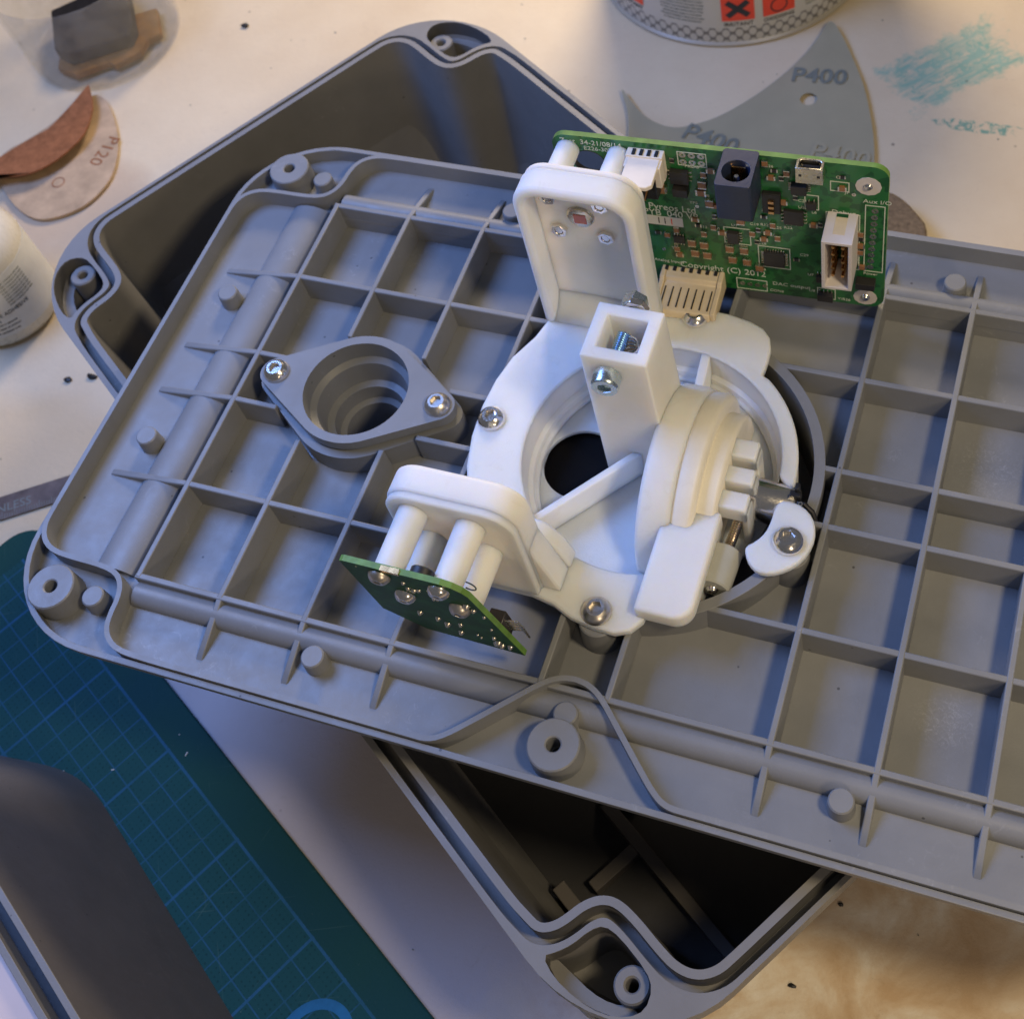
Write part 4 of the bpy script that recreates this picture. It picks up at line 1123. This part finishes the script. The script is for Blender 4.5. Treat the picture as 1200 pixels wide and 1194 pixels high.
# dark and pale scraps behind the board
bm = bmesh.new(); prism(bm, chaikin([(.7, 4.6), (.75, 6.0), (1.05, 6.17), (1.30, 6.05), (1.50, 5.85), (1.70, 5.63), (1.75, 4.7)], 2), T + .004, T + .35)
o = finish(bm, 'abrasive_pad', 'brownpad', None, bevel=.04, seg=3); tag(o, 'brown fibrous abrasive pad poking out behind the right end of the large circuit board', 'abrasive pad')

# clear cup holding a sanding block
J = thing('plastic_tub', 'scuffed clear plastic tub at the upper left corner holding a dark sanding block', 'tub', (-11.86, 7.25, T))
bm = bmesh.new(); lathe(bm, [(0, .02), (1.12, .02), (1.19, .06), (1.21, .15), (1.28, 1.6), (1.31, 1.62), (1.33, 1.6), (1.245, .15), (1.22, .04), (1.13, .0), (0, .0)], 72); finish(bm, 'tub_wall', 'clear', J, smooth=50)
g_ = thing('sanding_block', 'dark grit sanding block with worn orange paper beneath it, inside the clear tub', 'sanding block', (-11.9, 7.1, T + .05))
bm = bmesh.new(); prism(bm, [(-.86, .18), (-.30, -.62), (.0, -.70), (.80, -.12), (.76, .12), (.22, .86), (-.1, 1.0)], .16, .42)
finish(bm, 'grit_block', 'block', g_, bevel=.03)
bm = bmesh.new(); prism(bm, [(-.60, -.1), (-.28, -.78), (.1, -.86), (.52, -.50), (.66, -.55), (.95, -.2), (.92, .1), (1.08, .26), (.7, .8)], .02, .15)
finish(bm, 'orange_paper', 'orange_pad', g_, bevel=.02)

# folded sanding disc
D = thing('sanding_disc', 'folded beige sanding disc with a red-brown grit flap, left of the box', 'sanding disc', (0, 0, T))
dp = chaikin([(-11.45, 6.02), (-11.15, 5.98), (-10.80, 5.66), (-10.45, 5.22), (-10.22, 4.75), (-10.14, 4.35), (-10.25, 3.92), (-10.50, 3.66), (-10.85, 3.48), (-11.3, 3.6), (-11.9, 4.0), (-12.3, 4.5), (-11.8, 5.1)], 2)
bm = bmesh.new(); prism(bm, dp, .03, .07); finish(bm, 'disc_back', 'beige', D)
fl = chaikin([(-11.38, 6.02), (-11.07, 5.66), (-10.92, 5.30), (-10.87, 4.97), (-10.95, 4.68), (-11.07, 4.41), (-11.25, 4.20), (-11.47, 4.07), (-11.77, 4.02), (-12.5, 3.85)], 1, False) + [(-12.6, 3.6), (-12.10, 4.20), (-11.98, 4.37), (-11.80, 4.66), (-11.53, 5.03), (-11.50, 5.12), (-11.42, 5.60)]
bm = bmesh.new(); prism(bm, fl, .24, .27)
finish(bm, 'grit_flap', 'redbrown', D, smooth=40)
text('P120', .30, 'redbrown', D, Matrix.Translation((-10.62, 5.25, .073)) @ Matrix.Rotation(R_(-95), 4, 'Z'), depth=.001)
bm = bmesh.new(); prism(bm, circle(-10.95, 4.22, .10, 24), .071, .075, [circle(-10.95, 4.22, .085, 24)]); finish(bm, 'printed_ring', 'redbrown', D)

# glue bottle
G = thing('glue_bottle', 'squat milky glue bottle with a fine-print label at the left edge beside the box', 'bottle', (-10.42, 2.02, T))
bm = bmesh.new(); lathe(bm, [(0, 0), (.60, 0), (.70, .04), (.74, .12), (.74, 1.3), (.72, 1.42), (.62, 1.6), (.40, 1.78), (.25, 1.86), (.23, 2.2), (0, 2.2)], 64); finish(bm, 'bottle_body', 'bottle', G, smooth=50)
bm = bmesh.new(); lathe(bm, [(.742, .25), (.748, .25), (.748, 1.25), (.742, 1.25)], 64); finish(bm, 'paper_label', 'label', G, smooth=50)
def gb(a_deg, z0, r_=.75):
    a0 = R_(a_deg) - PI / 2
    return lambda c: ((r_ + c.z) * math.cos(a0 + c.x / r_), (r_ + c.z) * math.sin(a0 + c.x / r_), z0 + c.y)
for i, (s_, sz) in enumerate((('CYANOACRYLATE ADHESIVE', .085), ('Net 50 g', .05), ('Bonds skin and eyes in seconds', .045), ('Keep out of the reach of children', .045), ('Use in a well ventilated area', .045))):
    text(s_, sz, 'ink', G, Matrix.Identity(4), bend=gb(35, .62 - .075 * i), align='CENTER', depth=.002)
bm = bmesh.new(); prism(bm, [(-.2, 0), (.2, 0), (.2, .3), (-.2, .3)], .002, .005, [[(-.19, .01), (.19, .01), (.19, .29), (-.19, .29)]])
fn = gb(30, .80)
bmesh.ops.subdivide_edges(bm, edges=bm.edges, cuts=2)
for v_ in bm.verts: v_.co = Vector(fn(v_.co))
finish(bm, 'label_frame', 'ink', G, smooth=0)
for i in range(8): text('danger irritating to skin eyes', .036, 'ink_soft', G, Matrix.Identity(4), bend=gb(75, 1.12 - .055 * i), align='CENTER', depth=.002)

# steel ruler
Ru = thing('steel_ruler', 'steel ruler lying on the table at the left, its end under the lid', 'ruler', (-8.05, -.36, T + .004), R_(34))
bm = bmesh.new(); prism(bm, [(-3.5, -.20), (.45, -.20), (.45, .15), (-3.5, .15)], .0, .022); finish(bm, 'ruler_blade', 'dark_steel', Ru, bevel=.006)
text('STAINLESS', .17, 'ink_soft', Ru, Matrix.Translation((-1.25, -.09, .0225)), depth=.001)
bm = bmesh.new()
for i in range(120): box(bm, -3.4 + i * .032, -.195, .022, -3.394 + i * .032, -.195 + (.07 if i % 5 else .11), .0235)
finish(bm, 'graduation', 'ink_soft', Ru, smooth=0)['kind'] = 'stuff'

# crumbs on the table
def crumb(x, y, s_, label):
    bm = bmesh.new(); bmesh.ops.create_icosphere(bm, subdivisions=1, radius=s_)
    for v_ in bm.verts: v_.co = Vector((v_.co.x * random.uniform(.7, 1.6), v_.co.y * random.uniform(.5, 1.1), max(-.3 * s_, v_.co.z * .6)))
    return tag(finish(bm, 'plastic_crumb', 'black', None, loc=(x, y, T + .3 * s_ + .004), smooth=0), label, 'crumb')
crumb(-9.61, 7.92, .07, 'largest dark crumb lying alone on the table near the clear tub')
crumb(-8.92, 1.10, .05, 'thin dark crumb on the table left of the box corner, farther from its wall')
crumb(-8.60, 1.22, .06, 'dark crumb lying right against the left wall of the open box')
crumb(2.06, -3.44, .035, 'dark speck on the brown stained table at the lower right, lower of two')
crumb(2.34, -2.60, .025, 'dark speck on the brown stained table at the lower right, upper of two')
bm = bmesh.new()
for i in range(110):
    x, y = random.uniform(-11, 5), random.uniform(-6, 11); r_ = random.uniform(.004, .012)
    box(bm, x - r_, y - r_ * .6, T + .001, x + r_, y + r_ * .6, T + .012)
o = finish(bm, 'table_dust', 'ink_soft', None, smooth=0); o['kind'] = 'stuff'
for pr_ in (proto_btn, proto_cap, proto_pan, proto_nut):
    if pr_.name not in used: bpy.data.objects.remove(pr_)
